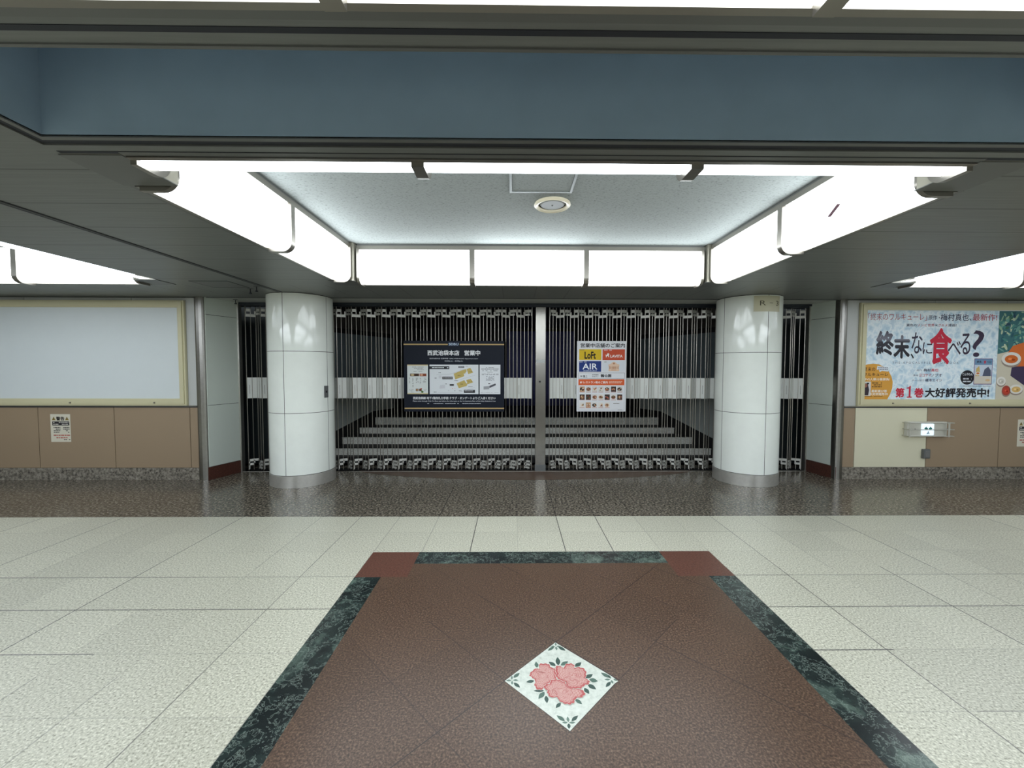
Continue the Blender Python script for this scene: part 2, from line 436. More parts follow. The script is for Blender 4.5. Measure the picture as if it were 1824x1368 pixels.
# steel corner posts between wall and gate jamb
for n, xa, xb in (('trim_5', -4.256, -4.118), ('trim_6', 4.424, 4.536)):
    b = MB(); b.lathe([(.0, 0), (.02, 0), (.02, S)], (0, 0, 0), 4)  # core
    b = MB()
    prof = []
    cx = (xa+xb)/2; hw = (xb-xa)/2
    pts = [(cx-hw, YW+.12), (cx-hw, YW-.0), (cx-hw*.9, YW-.018), (cx-hw*.55, YW-.03), (cx, YW-.034), (cx+hw*.55, YW-.03), (cx+hw*.9, YW-.018), (cx+hw, YW), (cx+hw, YW+.12)]
    for i in range(len(pts)-1):
        (ax, ay), (bx, by) = pts[i], pts[i+1]
        b.face([(ax,ay,0),(bx,by,0),(bx,by,S),(ax,ay,S)])
    struct(b.build(n, M_post, smooth=True))
# angled jamb walls
for n, A, B_ in (('wall_jamb_left', (-4.116, 5.50), (-3.965, 5.93)), ('wall_jamb_right', (4.440, 5.50), (4.352, 5.96))):
    b = MB(); A = Vector(A); B_ = Vector(B_); s = -1 if A.x < 0 else 1
    d = (B_-A).normalized(); nrm = Vector((-d.y, d.x)) if s > 0 else Vector((d.y, -d.x))   # towards the opening
    def slab(t0, t1, z0, z1, th, mi):
        p0 = A+(B_-A)*t0; p1 = A+(B_-A)*t1
        q = [p0+nrm*th, p1+nrm*th, p1-nrm*.05, p0-nrm*.05]
        if s > 0: q = q[::-1]
        bb = len(b.v); b.v += [(p.x, p.y, z0) for p in q]+[(p.x, p.y, z1) for p in q]
        for f in ((0,1,2,3),(7,6,5,4),(0,4,5,1),(1,5,6,2),(2,6,7,3),(3,7,4,0)): b.f.append([bb+i for i in f]); b.mi.append(mi)
    slab(0, 1, 0, S, -.012, 1)
    for z0, z1 in ((.178, 1.010), (1.016, 2.230), (2.236, S)): slab(.03, .985, z0, z1, 0, 0)
    slab(0, 1, 0, .172, .004, 2)
    p = B_; 
    b.box(p.x-.018, p.x+.018, p.y-.01, p.y+.06, 0, S, 3)
    struct(b.build(n, [M_jamb, M_joint, M_skirt, M_alu]))
# gate track above, rail below
b = MB(); b.box(-4.0, 4.4, 5.955, 6.06, 2.412, S+.001, 0); b.box(-4.0, 4.4, 5.935, 5.955, 2.432, S+.001, 0)
struct(b.build('trim_7', mat('track_dark', (46, 52, 60), .5, .3)))
b = MB(); b.box(-3.98, 4.36, 5.94, 5.955, 0, .005); struct(b.build('trim_8', M_alu))
b = MB(); b.box(-4.3, 4.7, 5.98, 6.15, -.002, .0008); struct(b.build('trim_9', M_black))

# ---- passage behind the gate
def WX(y, s): return (-2.944+.41*(y-6.98)) if s < 0 else (3.101-.41*(y-6.98))
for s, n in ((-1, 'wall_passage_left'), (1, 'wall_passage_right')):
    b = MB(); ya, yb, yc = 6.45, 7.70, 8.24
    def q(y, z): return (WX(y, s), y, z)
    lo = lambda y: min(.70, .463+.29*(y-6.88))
    b.face([q(ya, lo(ya)), q(yb, lo(yb)), q(yc, .70), q(yc, 1.2), q(ya, 1.2)], 4); b.face([q(ya, 1.2), q(yc, 1.2), q(yc, 2.11), q(ya, 2.11)], 0)  # passage wall: lighter below mid height, darker above
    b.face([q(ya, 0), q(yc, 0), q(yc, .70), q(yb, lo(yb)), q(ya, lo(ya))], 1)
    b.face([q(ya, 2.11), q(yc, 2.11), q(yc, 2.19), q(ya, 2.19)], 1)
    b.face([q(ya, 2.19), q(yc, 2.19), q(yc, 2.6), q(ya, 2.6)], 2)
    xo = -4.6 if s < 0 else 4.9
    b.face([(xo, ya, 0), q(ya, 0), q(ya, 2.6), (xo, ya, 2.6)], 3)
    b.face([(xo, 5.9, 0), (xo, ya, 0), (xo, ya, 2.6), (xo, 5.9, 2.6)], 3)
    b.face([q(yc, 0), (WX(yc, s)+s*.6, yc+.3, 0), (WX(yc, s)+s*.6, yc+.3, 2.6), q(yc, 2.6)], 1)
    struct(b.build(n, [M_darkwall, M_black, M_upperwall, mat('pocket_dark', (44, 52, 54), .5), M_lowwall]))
b = MB()
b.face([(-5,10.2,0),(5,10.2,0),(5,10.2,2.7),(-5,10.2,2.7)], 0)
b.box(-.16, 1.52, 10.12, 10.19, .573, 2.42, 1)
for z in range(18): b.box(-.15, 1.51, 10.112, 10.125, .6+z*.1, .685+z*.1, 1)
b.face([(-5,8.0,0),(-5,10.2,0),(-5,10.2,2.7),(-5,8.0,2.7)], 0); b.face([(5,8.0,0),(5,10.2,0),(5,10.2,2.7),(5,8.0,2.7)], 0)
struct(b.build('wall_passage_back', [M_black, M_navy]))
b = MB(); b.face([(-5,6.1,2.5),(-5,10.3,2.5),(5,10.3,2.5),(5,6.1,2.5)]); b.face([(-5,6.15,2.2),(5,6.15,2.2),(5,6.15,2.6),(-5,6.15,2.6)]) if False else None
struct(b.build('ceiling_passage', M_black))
st = thing('staircase', 'shallow staircase of grey risers and dark treads behind the folding gate', 'stairs', (.2, 6.3, 0))
steps = [(6.34, -3.05, 3.3, 0, .098), (6.6, -2.99, 3.19, .098, .206), (6.98, -2.93, 3.085, .206, .326), (7.36, -2.775, 2.93, .326, .435), (7.74, -2.62, 2.76, .435, .573)]
for i, (y, xa, xb, z0, z1) in enumerate(steps):
    yn = steps[i+1][0]+.01 if i+1 < len(steps) else 8.24
    b = MB()
    def slab_(ya, yb, za, zb, mi):      # ends follow the converging passage walls
        l0, l1, r0_, r1_ = WX(ya, -1)+.012, WX(yb, -1)+.012, WX(ya, 1)-.012, WX(yb, 1)-.012
        k = len(b.v); b.v += [(l0,ya,za),(r0_,ya,za),(r1_,yb,za),(l1,yb,za),(l0,ya,zb),(r0_,ya,zb),(r1_,yb,zb),(l1,yb,zb)]
        for q in ((0,3,2,1),(4,5,6,7),(0,1,5,4),(1,2,6,5),(2,3,7,6),(3,0,4,7)): b.f.append([k+n for n in q]); b.mi.append(mi)
    y = max(y, 6.46)
    slab_(y, yn, z0 if i else .001, z1-.004, 0); slab_(y, yn, z1-.004, z1, 2)
    slab_(y-.004, y+.02, z0+.003, z1-.002, 1 if i else 0); slab_(y-.008, y+.03, z1-.012, z1+.001, 1 if i else 0)
    if i == len(steps)-1: b.box(WX(8.24, -1)+.012, WX(8.24, 1)-.012, 8.24, 10.1, z0, z1, 2)
    b.build('step', [M_black, M_riser, M_tread], st)

# ================================================================= LIGHT PANELS
R_ = .05; FL_ = .155; ZT = .345
def prof(d=0.0):
    """face of the acrylic in (inward, up), from the top rail down round the lip"""
    p = [(d, ZT), (d, R_)]
    for i in range(1, 9):
        a = math.pi/2*i/8; p.append((-R_+(R_+d)*math.cos(a), R_-(R_+d)*math.sin(a)))
    p.append((-FL_, -d))
    return p
def light_panel(label, origin, rz, L, strength, group, tone=(240, 247, 252), dull=False):
    t = thing('ceiling_light_panel', label, 'ceiling light', origin, rz, group)
    loc = t.location.copy(); t.location = (0, 0, 0)
    e = .028
    m = MB(); m.sweep(prof(0), e*.6, L-e*.6)
    o = m.build('diffuser', glow('lit_acrylic', tone, strength), t, smooth=True)
    f = MB()
    for xa, xb in ((0, e), (L-e, L)):
        P = prof(.028); Q = prof(-.02); f.sweep(P+Q[::-1], xa, xb, 0, closed=True)
    f.box(0, L, -.03, .014, ZT-.004, .382, 0); f.box(0, L, -.03, .006, .384, .399, 1)
    f.box(0, L, -FL_-.022, -FL_+.002, -.008, .012, 0)
    f.box(0, L, -FL_-.056, -FL_-.028, -.003, .01, 1)
    f.build('frame', [M_steel2, M_trimgrey] if not dull else [M_trimgrey, M_trimgrey], t, smooth=True)
    t.location = loc
    return t
def ring(dx, dy, tall, spec):
    """inner faces: left X, right X, near Y, far Y"""
    xl, xr, yn, yf = -1.75+dx, 2.135+dx, 2.02+dy, 4.475+dy
    for side, k, label, st, grp in spec:
        if side == 'far':       # along -x, facing -y
            segs = [(-1.69, -.4485), (-.4485, .79), (.79, 2.07)][k]
            light_panel(label, (segs[1]+dx, yf, S), math.pi, segs[1]-segs[0], st, grp)
        if side == 'near':
            segs = [(-1.70, -.43), (-.43, .83), (.83, 2.085)][k]
            light_panel(label, (segs[0]+dx, yn, S), 0, segs[1]-segs[0], st, grp)
        if side == 'left':      # facing +x: along -y ... local y -> +x
            segs = [(2.135, 3.255), (3.255, 4.40)][k]
            light_panel(label, (xl, segs[1]+dy, S), -math.pi/2, segs[1]-segs[0], st, grp)
        if side == 'right':
            segs = [(2.135, 3.255), (3.255, 4.40)][k]
            light_panel(label, (xr, segs[0]+dy, S), math.pi/2, segs[1]-segs[0], st, grp)
G = 'luminous panels round the central coffer'
ring(0, 0, 1, [
    ('far', 0, 'left one of three lit panels on the far side of the central coffer', .95*VIEW, G),
    ('far', 1, 'brightest lit panel, middle of three on the far side of the central coffer', 1.7*VIEW, G),
    ('far', 2, 'right one of three lit panels on the far side of the central coffer', .95*VIEW, G),
    ('left', 0, 'longer, nearer lit panel on the left side of the central coffer', 1.0*VIEW, G),
    ('left', 1, 'shorter lit panel on the left side of the central coffer, meeting the far corner', 1.2*VIEW, G),
    ('right', 0, 'lit panel with a tape strip stuck on it, right side of the central coffer', 1.15*VIEW, G),
    ('right', 1, 'shorter lit panel on the right side of the central coffer, meeting the far corner', 1.0*VIEW, G),
    ('near', 0, 'left one of three lit strips seen edge-on along the near side of the central coffer', .8*VIEW, G),
    ('near', 1, 'middle lit strip between two dark bars on the near side of the central coffer', .9*VIEW, G),
    ('near', 2, 'right one of three lit strips seen edge-on along the near side of the central coffer', .8*VIEW, G)])
G2 = 'luminous panels of the coffers at the sides'
ring(-6.12, 0, 1, [('far', 1, 'lit panel cut by the left edge of the photo, above the blank board', 1.5*VIEW, G2),
                   ('far', 2, 'lit panel right of the steel divider, above the blank white board', 1.1*VIEW, G2)])
ring(6.065, 0, 1, [('far', 0, 'lit panel above the colourful advertising poster', 1.1*VIEW, G2),
                   ('far', 1, 'lit panel cut by the right edge of the photo, above the poster', 1.2*VIEW, G2)])
G3 = 'luminous panels along the top edge of the photo'
ring(0, -3.56, 1, [('far', 0, 'lit panel sliver at the top edge of the photo, left of the left divider', 1.2*VIEW, G3),
                   ('far', 1, 'lit panel sliver at the top edge of the photo, between the two dividers', 1.2*VIEW, G3),
                   ('far', 2, 'lit panel sliver at the top edge of the photo, right of the right divider', 1.2*VIEW, G3)])
# unseen luminous coffers overhead and behind the viewpoint; rearmost row added for more light
b = MB(); mb2 = MB()
def strip(p, q, nx, ny):
    """luminous strip along p-q whose face looks along (nx,ny)"""
    for (d1, z1), (d2, z2) in zip(prof(0)[:-1], prof(0)[1:]):
        b.face([(p[0]+nx*d1, p[1]+ny*d1, S+z1), (q[0]+nx*d1, q[1]+ny*d1, S+z1), (q[0]+nx*d2, q[1]+ny*d2, S+z2), (p[0]+nx*d2, p[1]+ny*d2, S+z2)])
for k, (dx, dy) in enumerate([(0, -3.56), (-6.12, -3.56), (6.065, -3.56), (0, -7.12), (-6.12, -7.12), (6.065, -7.12)]):
    xl, xr, yn, yf = -1.75+dx, 2.135+dx, 2.02+dy, 4.475+dy
    if k: strip((xl+.07, yf), (xr-.07, yf), 0, -1)
    strip((xl+.07, yn), (xr-.07, yn), 0, 1)
    strip((xl, yn+.14), (xl, yf-.1), 1, 0); strip((xr, yn+.14), (xr, yf-.1), -1, 0)
struct(b.build('ceiling_rear_lights', glow('lit_acrylic_rear', (240, 247, 255), REAR)))
# unlit-side panels of the side coffers, not seen from here, still luminous
b = MB()
for dx in (-6.12, 6.065):
    xl, xr, yn, yf = -1.75+dx, 2.135+dx, 2.02, 4.475
    strip((xl+.07, yn), (xr-.07, yn), 0, 1); strip((xl, yn+.14), (xl, yf-.1), 1, 0); strip((xr, yn+.14), (xr, yf-.1), -1, 0)
    a0, a1 = (-1.70+dx, -.44+dx) if dx < 0 else (.81+dx, 2.085+dx)
    strip((a0, yf), (a1, yf), 0, -1)
struct(b.build('ceiling_side_lights', glow('lit_acrylic_side', (236, 244, 255), 2.0)))
# corner blocks and soffit frame of every coffer
for k, (dx, dy) in enumerate([(0, 0), (-6.12, 0), (6.065, 0), (0, -3.56)]):
    b = MB()
    for xa, xb in ((-1.965, -1.705), (2.09, 2.32)):
        for ya, yb in ((1.83, 2.13), (4.405, 4.66)):
            b.box(xa+dx, xb+dx, ya+dy, yb+dy, S-.002, ZC-.002, 0); b.box(xa+dx-.012, xb+dx+.012 if xa > 0 else xb+dx, ya+dy, yb+dy, S-.006, S-.002, 1)
    struct(b.build('trim_%d' % (10+k), [mat('corner_metal', (168, 164, 150), .4, .6), M_trimgrey]))

# ================================================================= COLUMNS
def column(label, cx, cy, vj, turn):
    t = thing('column', label, 'column', (cx, cy, 0)); r = .396
    b = MB(); b.lathe([(r-.004, 0), (r-.004, S)], (cx, cy, 0), 64); b.build('core', M_joint, t, smooth=True)
    b = MB()
    zs = [.158, .949, 1.731, S-.004]
    for i in range(3):
        for j in range(len(vj)):
            a0 = vj[j]; a1 = vj[(j+1) % len(vj)]
            if a1 <= a0: a1 += 2*math.pi
            g = .006/r/2
            z0, z1 = zs[i]+.003, zs[i+1]-.003
            b.lathe([(r-.004, z0), (r, z0), (r, z1), (r-.004, z1)], (cx, cy, 0), 28, 0, a0+g, a1-g)
    b.build('cladding', M_white, t, smooth=True)
    b = MB(); b.lathe([(r, .001), (r+.006, .001), (r+.006, .152), (r, .156)], (cx, cy, 0), 72)
    b.build('base_ring', M_base, t, smooth=True)
    return t
ang = lambda x, y, cx, cy: math.atan2(y-cy, x-cx)
CL = (-2.842, 5.485+.02); CR = (3.185, 5.541-.02)
column('round white panelled column left of the gate, switch plate on its side', CL[0], CL[1], sorted([ang(-2.863, 5.11, *CL), ang(-2.375, 5.40, *CL)-.02, math.pi*.55, math.pi*.95]), 0)
column('round white panelled column right of the gate with a plate near its top', CR[0], CR[1], sorted([ang(3.212, 5.13, *CR), ang(2.82, 5.42, *CR)-math.pi*2*0, math.pi*.45, -.05]), 0)
# R-3 plate, bent round the right column
t = thing('sign_plate', 'cream plate lettered R - 3 at the top of the right column', 'sign', (3.2, 5.12, 2.34))
a0, a1 = ang(3.035, 5.15, *CR), ang(3.365, 5.18, *CR)
b = MB(); b.lathe([(.397, 2.243), (.404, 2.243), (.404, 2.44), (.397, 2.44)], (CR[0], CR[1], 0), 16, 0, a0, a1)
b.build('plate', mat('cream_acrylic', (206, 202, 174), .3), t, smooth=True)
def bent_text(body, aa, ab, z0, z1, c):
    vs, fs = text_geo(body, 0); xs_ = [v[0] for v in vs]; ys_ = [v[1] for v in vs]
    b = MB(); b.f = fs; b.mi = [0]*len(fs)
    for x, y, _ in vs:
        a = aa+(ab-aa)*(x-min(xs_))/(max(xs_)-min(xs_)); z = z0+(z1-z0)*(y-min(ys_))/(max(ys_)-min(ys_))
        b.v.append((CR[0]+.4052*math.cos(a), CR[1]+.4052*math.sin(a), z))
    b.build('lettering', col((92, 88, 72)), t)
da = a1-a0
bent_text('R', a0+da*.20, a0+da*.40, 2.318, 2.378, 0); bent_text('3', a0+da*.80, a0+da*.93, 2.318, 2.378, 0)
b = MB(); b.lathe([(.4052, 2.345), (.4052, 2.350)], (CR[0], CR[1], 0), 6, 0, a0+da*.54, a0+da*.67); b.build('lettering', col((92, 88, 72)), t)
# switch plate on the left column
t = thing('switch_plate', 'small grey metal switch plate on the side of the left column', 'switch', (-2.43, 5.36, 1.21))
a = ang(-2.40, 5.36, *CL)
b = MB(); b.lathe([(.396, 1.131), (.402, 1.133), (.402, 1.285), (.396, 1.287)], (CL[0], CL[1], 0), 5, 0, a-.09, a+.09); b.build('cover', M_cable, t)
b = MB(); b.lathe([(.402, 1.195), (.405, 1.195), (.405, 1.222), (.402, 1.222)], (CL[0], CL[1], 0), 3, 0, a-.03, a+.03); b.build('button', M_black, t)

# ================================================================= FOLDING GATE
YF, YB = 5.972, 6.042
def gate_leaf(label, fronts, P, sgn, end_near, end_far):
    """fronts: X of front folds from the meeting post outwards; sgn -1 left leaf (faces go right-back), +1 mirrored"""
    t = thing('folding_gate', label, 'folding gate', (fronts[0], 6.0, 0))
    h = P/2; D = YB-YF; L = math.hypot(h, D)
    th_a = math.atan2(D, h) if sgn < 0 else math.atan2(D, -h)       # front fold -> back fold
    dirx = 1 if sgn < 0 else -1
    def me_rod(r, z0, z1, n=6):
        m = MB(); m.tube((0,0,z0), (0,0,z1), r, n); return m.mesh('gate_rod', M_rod, smooth=True)
    rod_v = me_rod(.0066, .014, 2.408); rod_m = me_rod(.0052, .014, 2.404)
    def bars(lst):
        m = MB()
        for x0, x1, z0, z1 in lst: m.box(x0*L, x1*L, -.0045, .0045, z0, z1)
        return m
    # bracket shapes of the two kinds of face
    top_a = bars([(0, .52, 2.336, 2.376), (0, .97, 2.262, 2.300), (0, .09, 2.29, 2.376), (.46, .54, 2.29, 2.376), (.86, .97, 2.29, 2.345)]).mesh('hinge_bracket', M_link)
    top_b = bars([(0, 1, 2.336, 2.376), (0, .12, 2.285, 2.376), (.88, 1, 2.30, 2.376), (.3, .9, 2.29, 2.32)]).mesh('hinge_bracket', M_link)
    bot_a = bars([(0, .95, .143, .178), (0, .12, .03, .178), (0, .62, .088, .118), (.5, .62, .088, .16)]).mesh('hinge_bracket', M_link)
    bot_b = bars([(0, 1, .075, .105), (.05, .85, .122, .15), (.05, .2, .075, .15), (.7, .85, .04, .15), (.3, 1, .03, .055)]).mesh('hinge_bracket', M_link)
    pl = MB(); pl.box(.03*L, .97*L, -.003, .003, 1.074, 1.378); pl.box(.24*L, .27*L, -.0034, .0034, 1.14, 1.27, 1)
    pa = pl.mesh('middle_plate', [M_plate, M_joint])
    pl = MB(); pl.box(.03*L, .97*L, -.003, .003, 1.074, 1.378); pb = pl.mesh('middle_plate', M_plate)
    bx, by = t.location.x, t.location.y
    for i, xf in enumerate(fronts):
        xb = xf+dirx*h
        inst('gate_rod', rod_v, t, (xf-bx, YF-by, 0))
        ok = (end_near is None) or (xb < end_near if sgn < 0 else xb > end_near)
        if ok:
            inst('gate_rod', rod_v, t, (xb-bx, YB-by, 0)); inst('gate_rod', rod_m, t, ((xf+xb)/2-bx, (YF+YB)/2-by, 0))
            inst('hinge_bracket', top_a, t, (xf-bx, YF-by, 0), th_a); inst('hinge_bracket', bot_a, t, (xf-bx, YF-by, 0), th_a); inst('middle_plate', pa, t, (xf-bx, YF-by, 0), th_a)
        if i+1 < len(fronts):   # face from this front fold outwards to the next back fold
            xo = fronts[i+1]+dirx*h
            if abs(xo-xf) < P:
                a = math.atan2(D, xo-xf)
                inst('gate_rod', rod_m, t, ((xf+xo)/2-bx, (YF+YB)/2-by, 0))
                inst('hinge_bracket', top_b, t, (xf-bx, YF-by, 0), a); inst('hinge_bracket', bot_b, t, (xf-bx, YF-by, 0), a); inst('middle_plate', pb, t, (xf-bx, YF-by, 0), a)
    return t
PL, PR = .2187, .2088
lf = [.2727-PL*k for k in range(0, 20) if .2727-PL*k > -3.92]
rf = [.530+PR*k for k in range(0, 20) if .530+PR*k < 4.33]
gate_leaf('left leaf of the steel folding gate, carrying the dark store notice', lf, PL, -1, .30, None)
gate_leaf('right leaf of the steel folding gate, carrying the white shop list', rf, PR, 1, .49, None)
t = thing('gate_post', 'broad steel meeting post between the two folding gate leaves', 'gate post', (.398, 5.99, 0))
b = MB(); b.box(.322, .474, 5.945, 6.05, .012, 2.412); b.build('post', mat('post_steel', (138, 136, 130), .24, .95, speck=.06, scale=14), t, bevel=.008)
b = MB(); b.box(.318, .478, 5.94, 6.0, .006, .10); b.build('foot', M_cable, t, bevel=.004)
b = MB(); b.lathe([(.0, 5.9425), (.013, 5.9425), (.015, 5.946)], (.388, 0, 1.325), 16, 0, axis='y'); b.build('keyhole', M_black, t)
b = MB(); b.box(.335, .462, 5.9435, 5.946, 1.60, 1.645); b.build('label_tape', col((176, 180, 178)), t)

# ================================================================= DARK STORE NOTICE
t = thing('notice_board', 'dark navy landscape store notice hung on the left gate leaf', 'notice board', (-.861, 5.93, .887))
b = MB(); b.box(-1.588, -.134, 5.925, 5.945, .887, 1.916); b.build('board', mat('navy_board', (18, 24, 36), .5, spec=.15), t, bevel=.002)
# sheet in the units of the printed layout
sh = Sheet(t, -1.588-158*.000981, 1.916+148*.000992, .000981, .000992, 5.925)
GOLD, W = (178, 152, 104), (222, 224, 226)
for n_, v0 in (('gold_line', 192), ('gold_line', 1128)):
    if v0 < 500:
        sh.rect(n_, 158, 808, v0, v0+18, GOLD); sh.rect(n_, 985, 1640, v0, v0+18, GOLD)
    else: sh.rect(n_, 165, 1640, v0, v0+18, GOLD)
sh.under(sh.rect('logo_panel', 815, 972, 172, 226, (28, 40, 66)))
sh.text('SEIBU', 822, 966, 180, 214, (196, 214, 232), 3, .01); sh.sub = None
sh.text('西武池袋本店', 508, 978, 286, 364, W, 2, .022); sh.text('営業中', 1052, 1287, 286, 364, W, 2, .022)
sh.text('西武池袋本店 営業時間  SEIBU IKEBUKURO department store', 538, 1252, 398, 420, (190, 194, 200), 2, .012)
sh.text('10:00a.m. - 8:00p.m.', 762, 1030, 434, 456, (190, 194, 200), 2, .012)
sh.text('西武池袋線 地下1階改札口手前 クラブ・オンゲートよりご入店ください', 290, 1512, 966, 1006, W, 2, .02)
sh.text('Please enter through Club On Gate, just before the ticket gate on the 1st basement floor of the Seibu Ikebukuro Line', 288, 1512, 1022, 1044, (196, 198, 204), 2, .01)
sh.poly('fine_print', fine_lines(502, 1294, 1058, 1078, 1, 5, .9), (176, 180, 188), 2)
# three sheets
sh.under(sh.rect('menu_sheet', 208, 514, 497, 928, (206, 211, 210)))
sh.multi('menu_sheet_print', [(R4(208, 514, 497, 512), (196, 180, 140), 2)] + [(q, (150, 152, 150), 2) for q in fine_lines(282, 450, 524, 580, 3, 3)+fine_lines(300, 430, 588, 604, 1, 4)]
    + [(R4(250, 382, 628, 668), (84, 58, 36), 2), (ELL(285, 648, 26, 15), (190, 170, 130), 3), (ELL(340, 648, 30, 16), (60, 40, 30), 3), (R4(390, 490, 628, 668), (148, 58, 48), 2), (ELL(420, 648, 22, 14), (200, 160, 130), 3), (ELL(462, 648, 20, 14), (120, 70, 40), 3)]
    + [(q, (120, 122, 122), 2) for q in fine_lines(232, 248, 676, 770, 9, 8)+fine_lines(282, 300, 690, 830, 12, 9)+fine_lines(334, 378, 690, 765, 6, 10, .55)+fine_lines(392, 410, 690, 780, 8, 11)+fine_lines(440, 488, 690, 760, 6, 12, .6)]
    + [(R4(332, 372, 850, 886), (70, 50, 40), 2), (ELL(352, 868, 14, 12), (190, 150, 110), 3), (R4(382, 420, 850, 886), (96, 66, 40), 2), (ELL(428, 895, 18, 16), (76, 110, 58), 3), (ELL(412, 848, 12, 9), (170, 60, 50), 3)]
    + [(q, (160, 162, 164), 2) for q in fine_lines(236, 300, 852, 905, 4, 13)+fine_lines(450, 490, 852, 890, 3, 14)] + [(R4(208, 514, 912, 928), (198, 186, 150), 2)])
sh.sub = None; sh.under(sh.rect('map_sheet', 537, 1260, 497, 928, (210, 214, 218)))
YEL = (184, 164, 96)
sh.multi('map_print', [(R4(537, 828, 520, 562), (38, 40, 46), 2), (R4(962, 1050, 518, 542), (38, 40, 46), 2), (R4(725, 878, 672, 710), (48, 44, 46), 2), (R4(1043, 1208, 865, 910), (38, 36, 40), 2), (R4(834, 896, 780, 806), (44, 40, 44), 2),
    ([(893, 628), (1000, 585), (1075, 560), (1085, 590), (1060, 628), (1040, 625), (1050, 665), (918, 712)], YEL, 2), ([(1085, 560), (1140, 543), (1182, 610), (1110, 635)], YEL, 2),
    ([(935, 770), (1050, 722), (1080, 770), (1100, 772), (1085, 808), (968, 842)], YEL, 2), ([(1078, 722), (1145, 703), (1182, 755), (1100, 782)], YEL, 2)]
    + [(q, (120, 122, 126), 3) for q in fine_lines(670, 720, 606, 622, 1, 21)+fine_lines(612, 640, 684, 704, 1, 22)+fine_lines(738, 792, 770, 788, 1, 23)+fine_lines(766, 822, 866, 886, 1, 24)+fine_lines(880, 918, 872, 890, 1, 25)+fine_lines(968, 1022, 872, 890, 1, 26)+fine_lines(598, 638, 888, 908, 1, 27)+fine_lines(1110, 1172, 810, 828, 1, 28)+fine_lines(905, 960, 722, 738, 1, 29)+fine_lines(1070, 1105, 514, 528, 1, 30)]
    + [(q, (96, 84, 50), 3) for q in fine_lines(952, 1004, 648, 664, 1, 31)+fine_lines(1118, 1160, 592, 606, 1, 32)+fine_lines(992, 1040, 774, 788, 1, 33)+fine_lines(1112, 1160, 738, 750, 1, 34)]
    + [(q, (214, 120, 112), 3) for q in fine_lines(866, 916, 822, 850, 2, 35)]
    + [(q, (216, 218, 222), 3) for q in fine_lines(548, 815, 530, 554, 1, 36, .95)+fine_lines(735, 870, 684, 700, 1, 37, .95)+fine_lines(1055, 1198, 874, 890, 1, 38, .95)+fine_lines(968, 1044, 525, 537, 1, 39, .95)]
    + [([(640, 640), (830, 636), (1060, 560), (1060, 563), (831, 640), (640, 643)], (168, 172, 178), 2), ([(980, 716), (1210, 648), (1210, 651), (980, 719)], (168, 172, 178), 2), ([(660, 905), (960, 905), (1200, 830), (1200, 833), (960, 908), (660, 908)], (168, 172, 178), 2), (R4(672, 715, 655, 698), (196, 198, 204), 2), ([(690, 798), (765, 790), (765, 842), (680, 848)], (196, 198, 204), 2)])
sh.sub = None; sh.under(sh.rect('guide_sheet', 1277, 1584, 497, 928, (214, 217, 221)))
sh.multi('guide_print', [(q, (120, 124, 130), 2) for q in fine_lines(1372, 1490, 530, 548, 1, 41)+fine_lines(1302, 1560, 550, 570, 1, 42, .95)+fine_lines(1316, 1546, 578, 594, 1, 43)+fine_lines(1390, 1470, 600, 612, 1, 44)+fine_lines(1310, 1556, 626, 650, 2, 45)+fine_lines(1374, 1492, 664, 730, 5, 46)+fine_lines(1290, 1570, 900, 908, 1, 47)]
    + [([(1335, 815), (1420, 808), (1420, 856), (1335, 860)], (150, 152, 156), 2), ([(1420, 808), (1510, 770), (1520, 795), (1424, 838)], (78, 80, 86), 2), (R4(1404, 1434, 770, 780), (40, 40, 44), 2)])

# ================================================================= WHITE SHOP LIST
t = thing('shop_list_board', 'white portrait shop list with coloured logos hung on the right gate leaf', 'notice board', (1.285, 5.93, .889))
b = MB(); b.box(.925, 1.645, 5.925, 5.941, .889, 1.918); b.build('board', mat('white_board', (212, 214, 218), .4), t, bevel=.002)
sh = Sheet(t, .925-147*.00095, 1.918+147*.000957, .00095, .000957, 5.925)
K = (40, 40, 44)
sh.text('営業中店舗のご案内', 200, 880, 180, 248, K, 2, .015)
sh.under(sh.rect('logo_panel', 180, 520, 272, 434, (208, 176, 32))); sh.text('LoFt', 262, 436, 308, 420, (28, 24, 16), 2, .03)
sh.sub = None; sh.under(sh.rect('logo_panel', 539, 882, 272, 436, (190, 76, 46))); sh.text('LAVITA', 658, 848, 356, 398, (232, 228, 224), 2, .025)
sh.poly('dog_mark', [[(578, 352), (600, 360), (612, 345), (608, 336), (628, 334), (646, 346), (634, 356), (640, 392), (628, 392), (622, 372), (606, 374), (602, 394), (590, 394), (590, 368)]], (232, 228, 224), 2)
sh.sub = None; sh.under(sh.rect('logo_panel', 180, 520, 452, 614, (28, 52, 116))); sh.text('AIR', 234, 460, 488, 578, (228, 232, 236), 2, .012); sh.text('IKEBUKURO', 250, 452, 590, 606, (190, 200, 220), 2, .01)
sh.sub = None; sh.under(sh.rect('logo_panel', 539, 882, 452, 612, (204, 208, 214)))
sh.poly('emblem', [[(632, 502), (660, 496), (690, 470), (714, 462), (738, 470), (766, 496), (798, 502), (800, 520), (790, 555), (800, 590), (790, 604), (640, 604), (630, 590), (642, 555), (630, 520)]], (218, 188, 164), 2)
sh.multi('emblem_print', [(q, (176, 128, 98), 3) for q in (R4(642, 652, 530, 572), R4(664, 676, 534, 570), R4(686, 696, 534, 570), R4(706, 726, 534, 570), R4(738, 748, 534, 570), R4(760, 768, 534, 570), R4(780, 788, 530, 572), ELL(714, 488, 16, 14), R4(676, 752, 582, 590))])
sh.sub = None
sh.poly('frame_line', [R4(172, 882, 628, 632), R4(172, 882, 716, 720), R4(172, 176, 628, 720), R4(878, 882, 628, 720)], (110, 112, 118), 2)
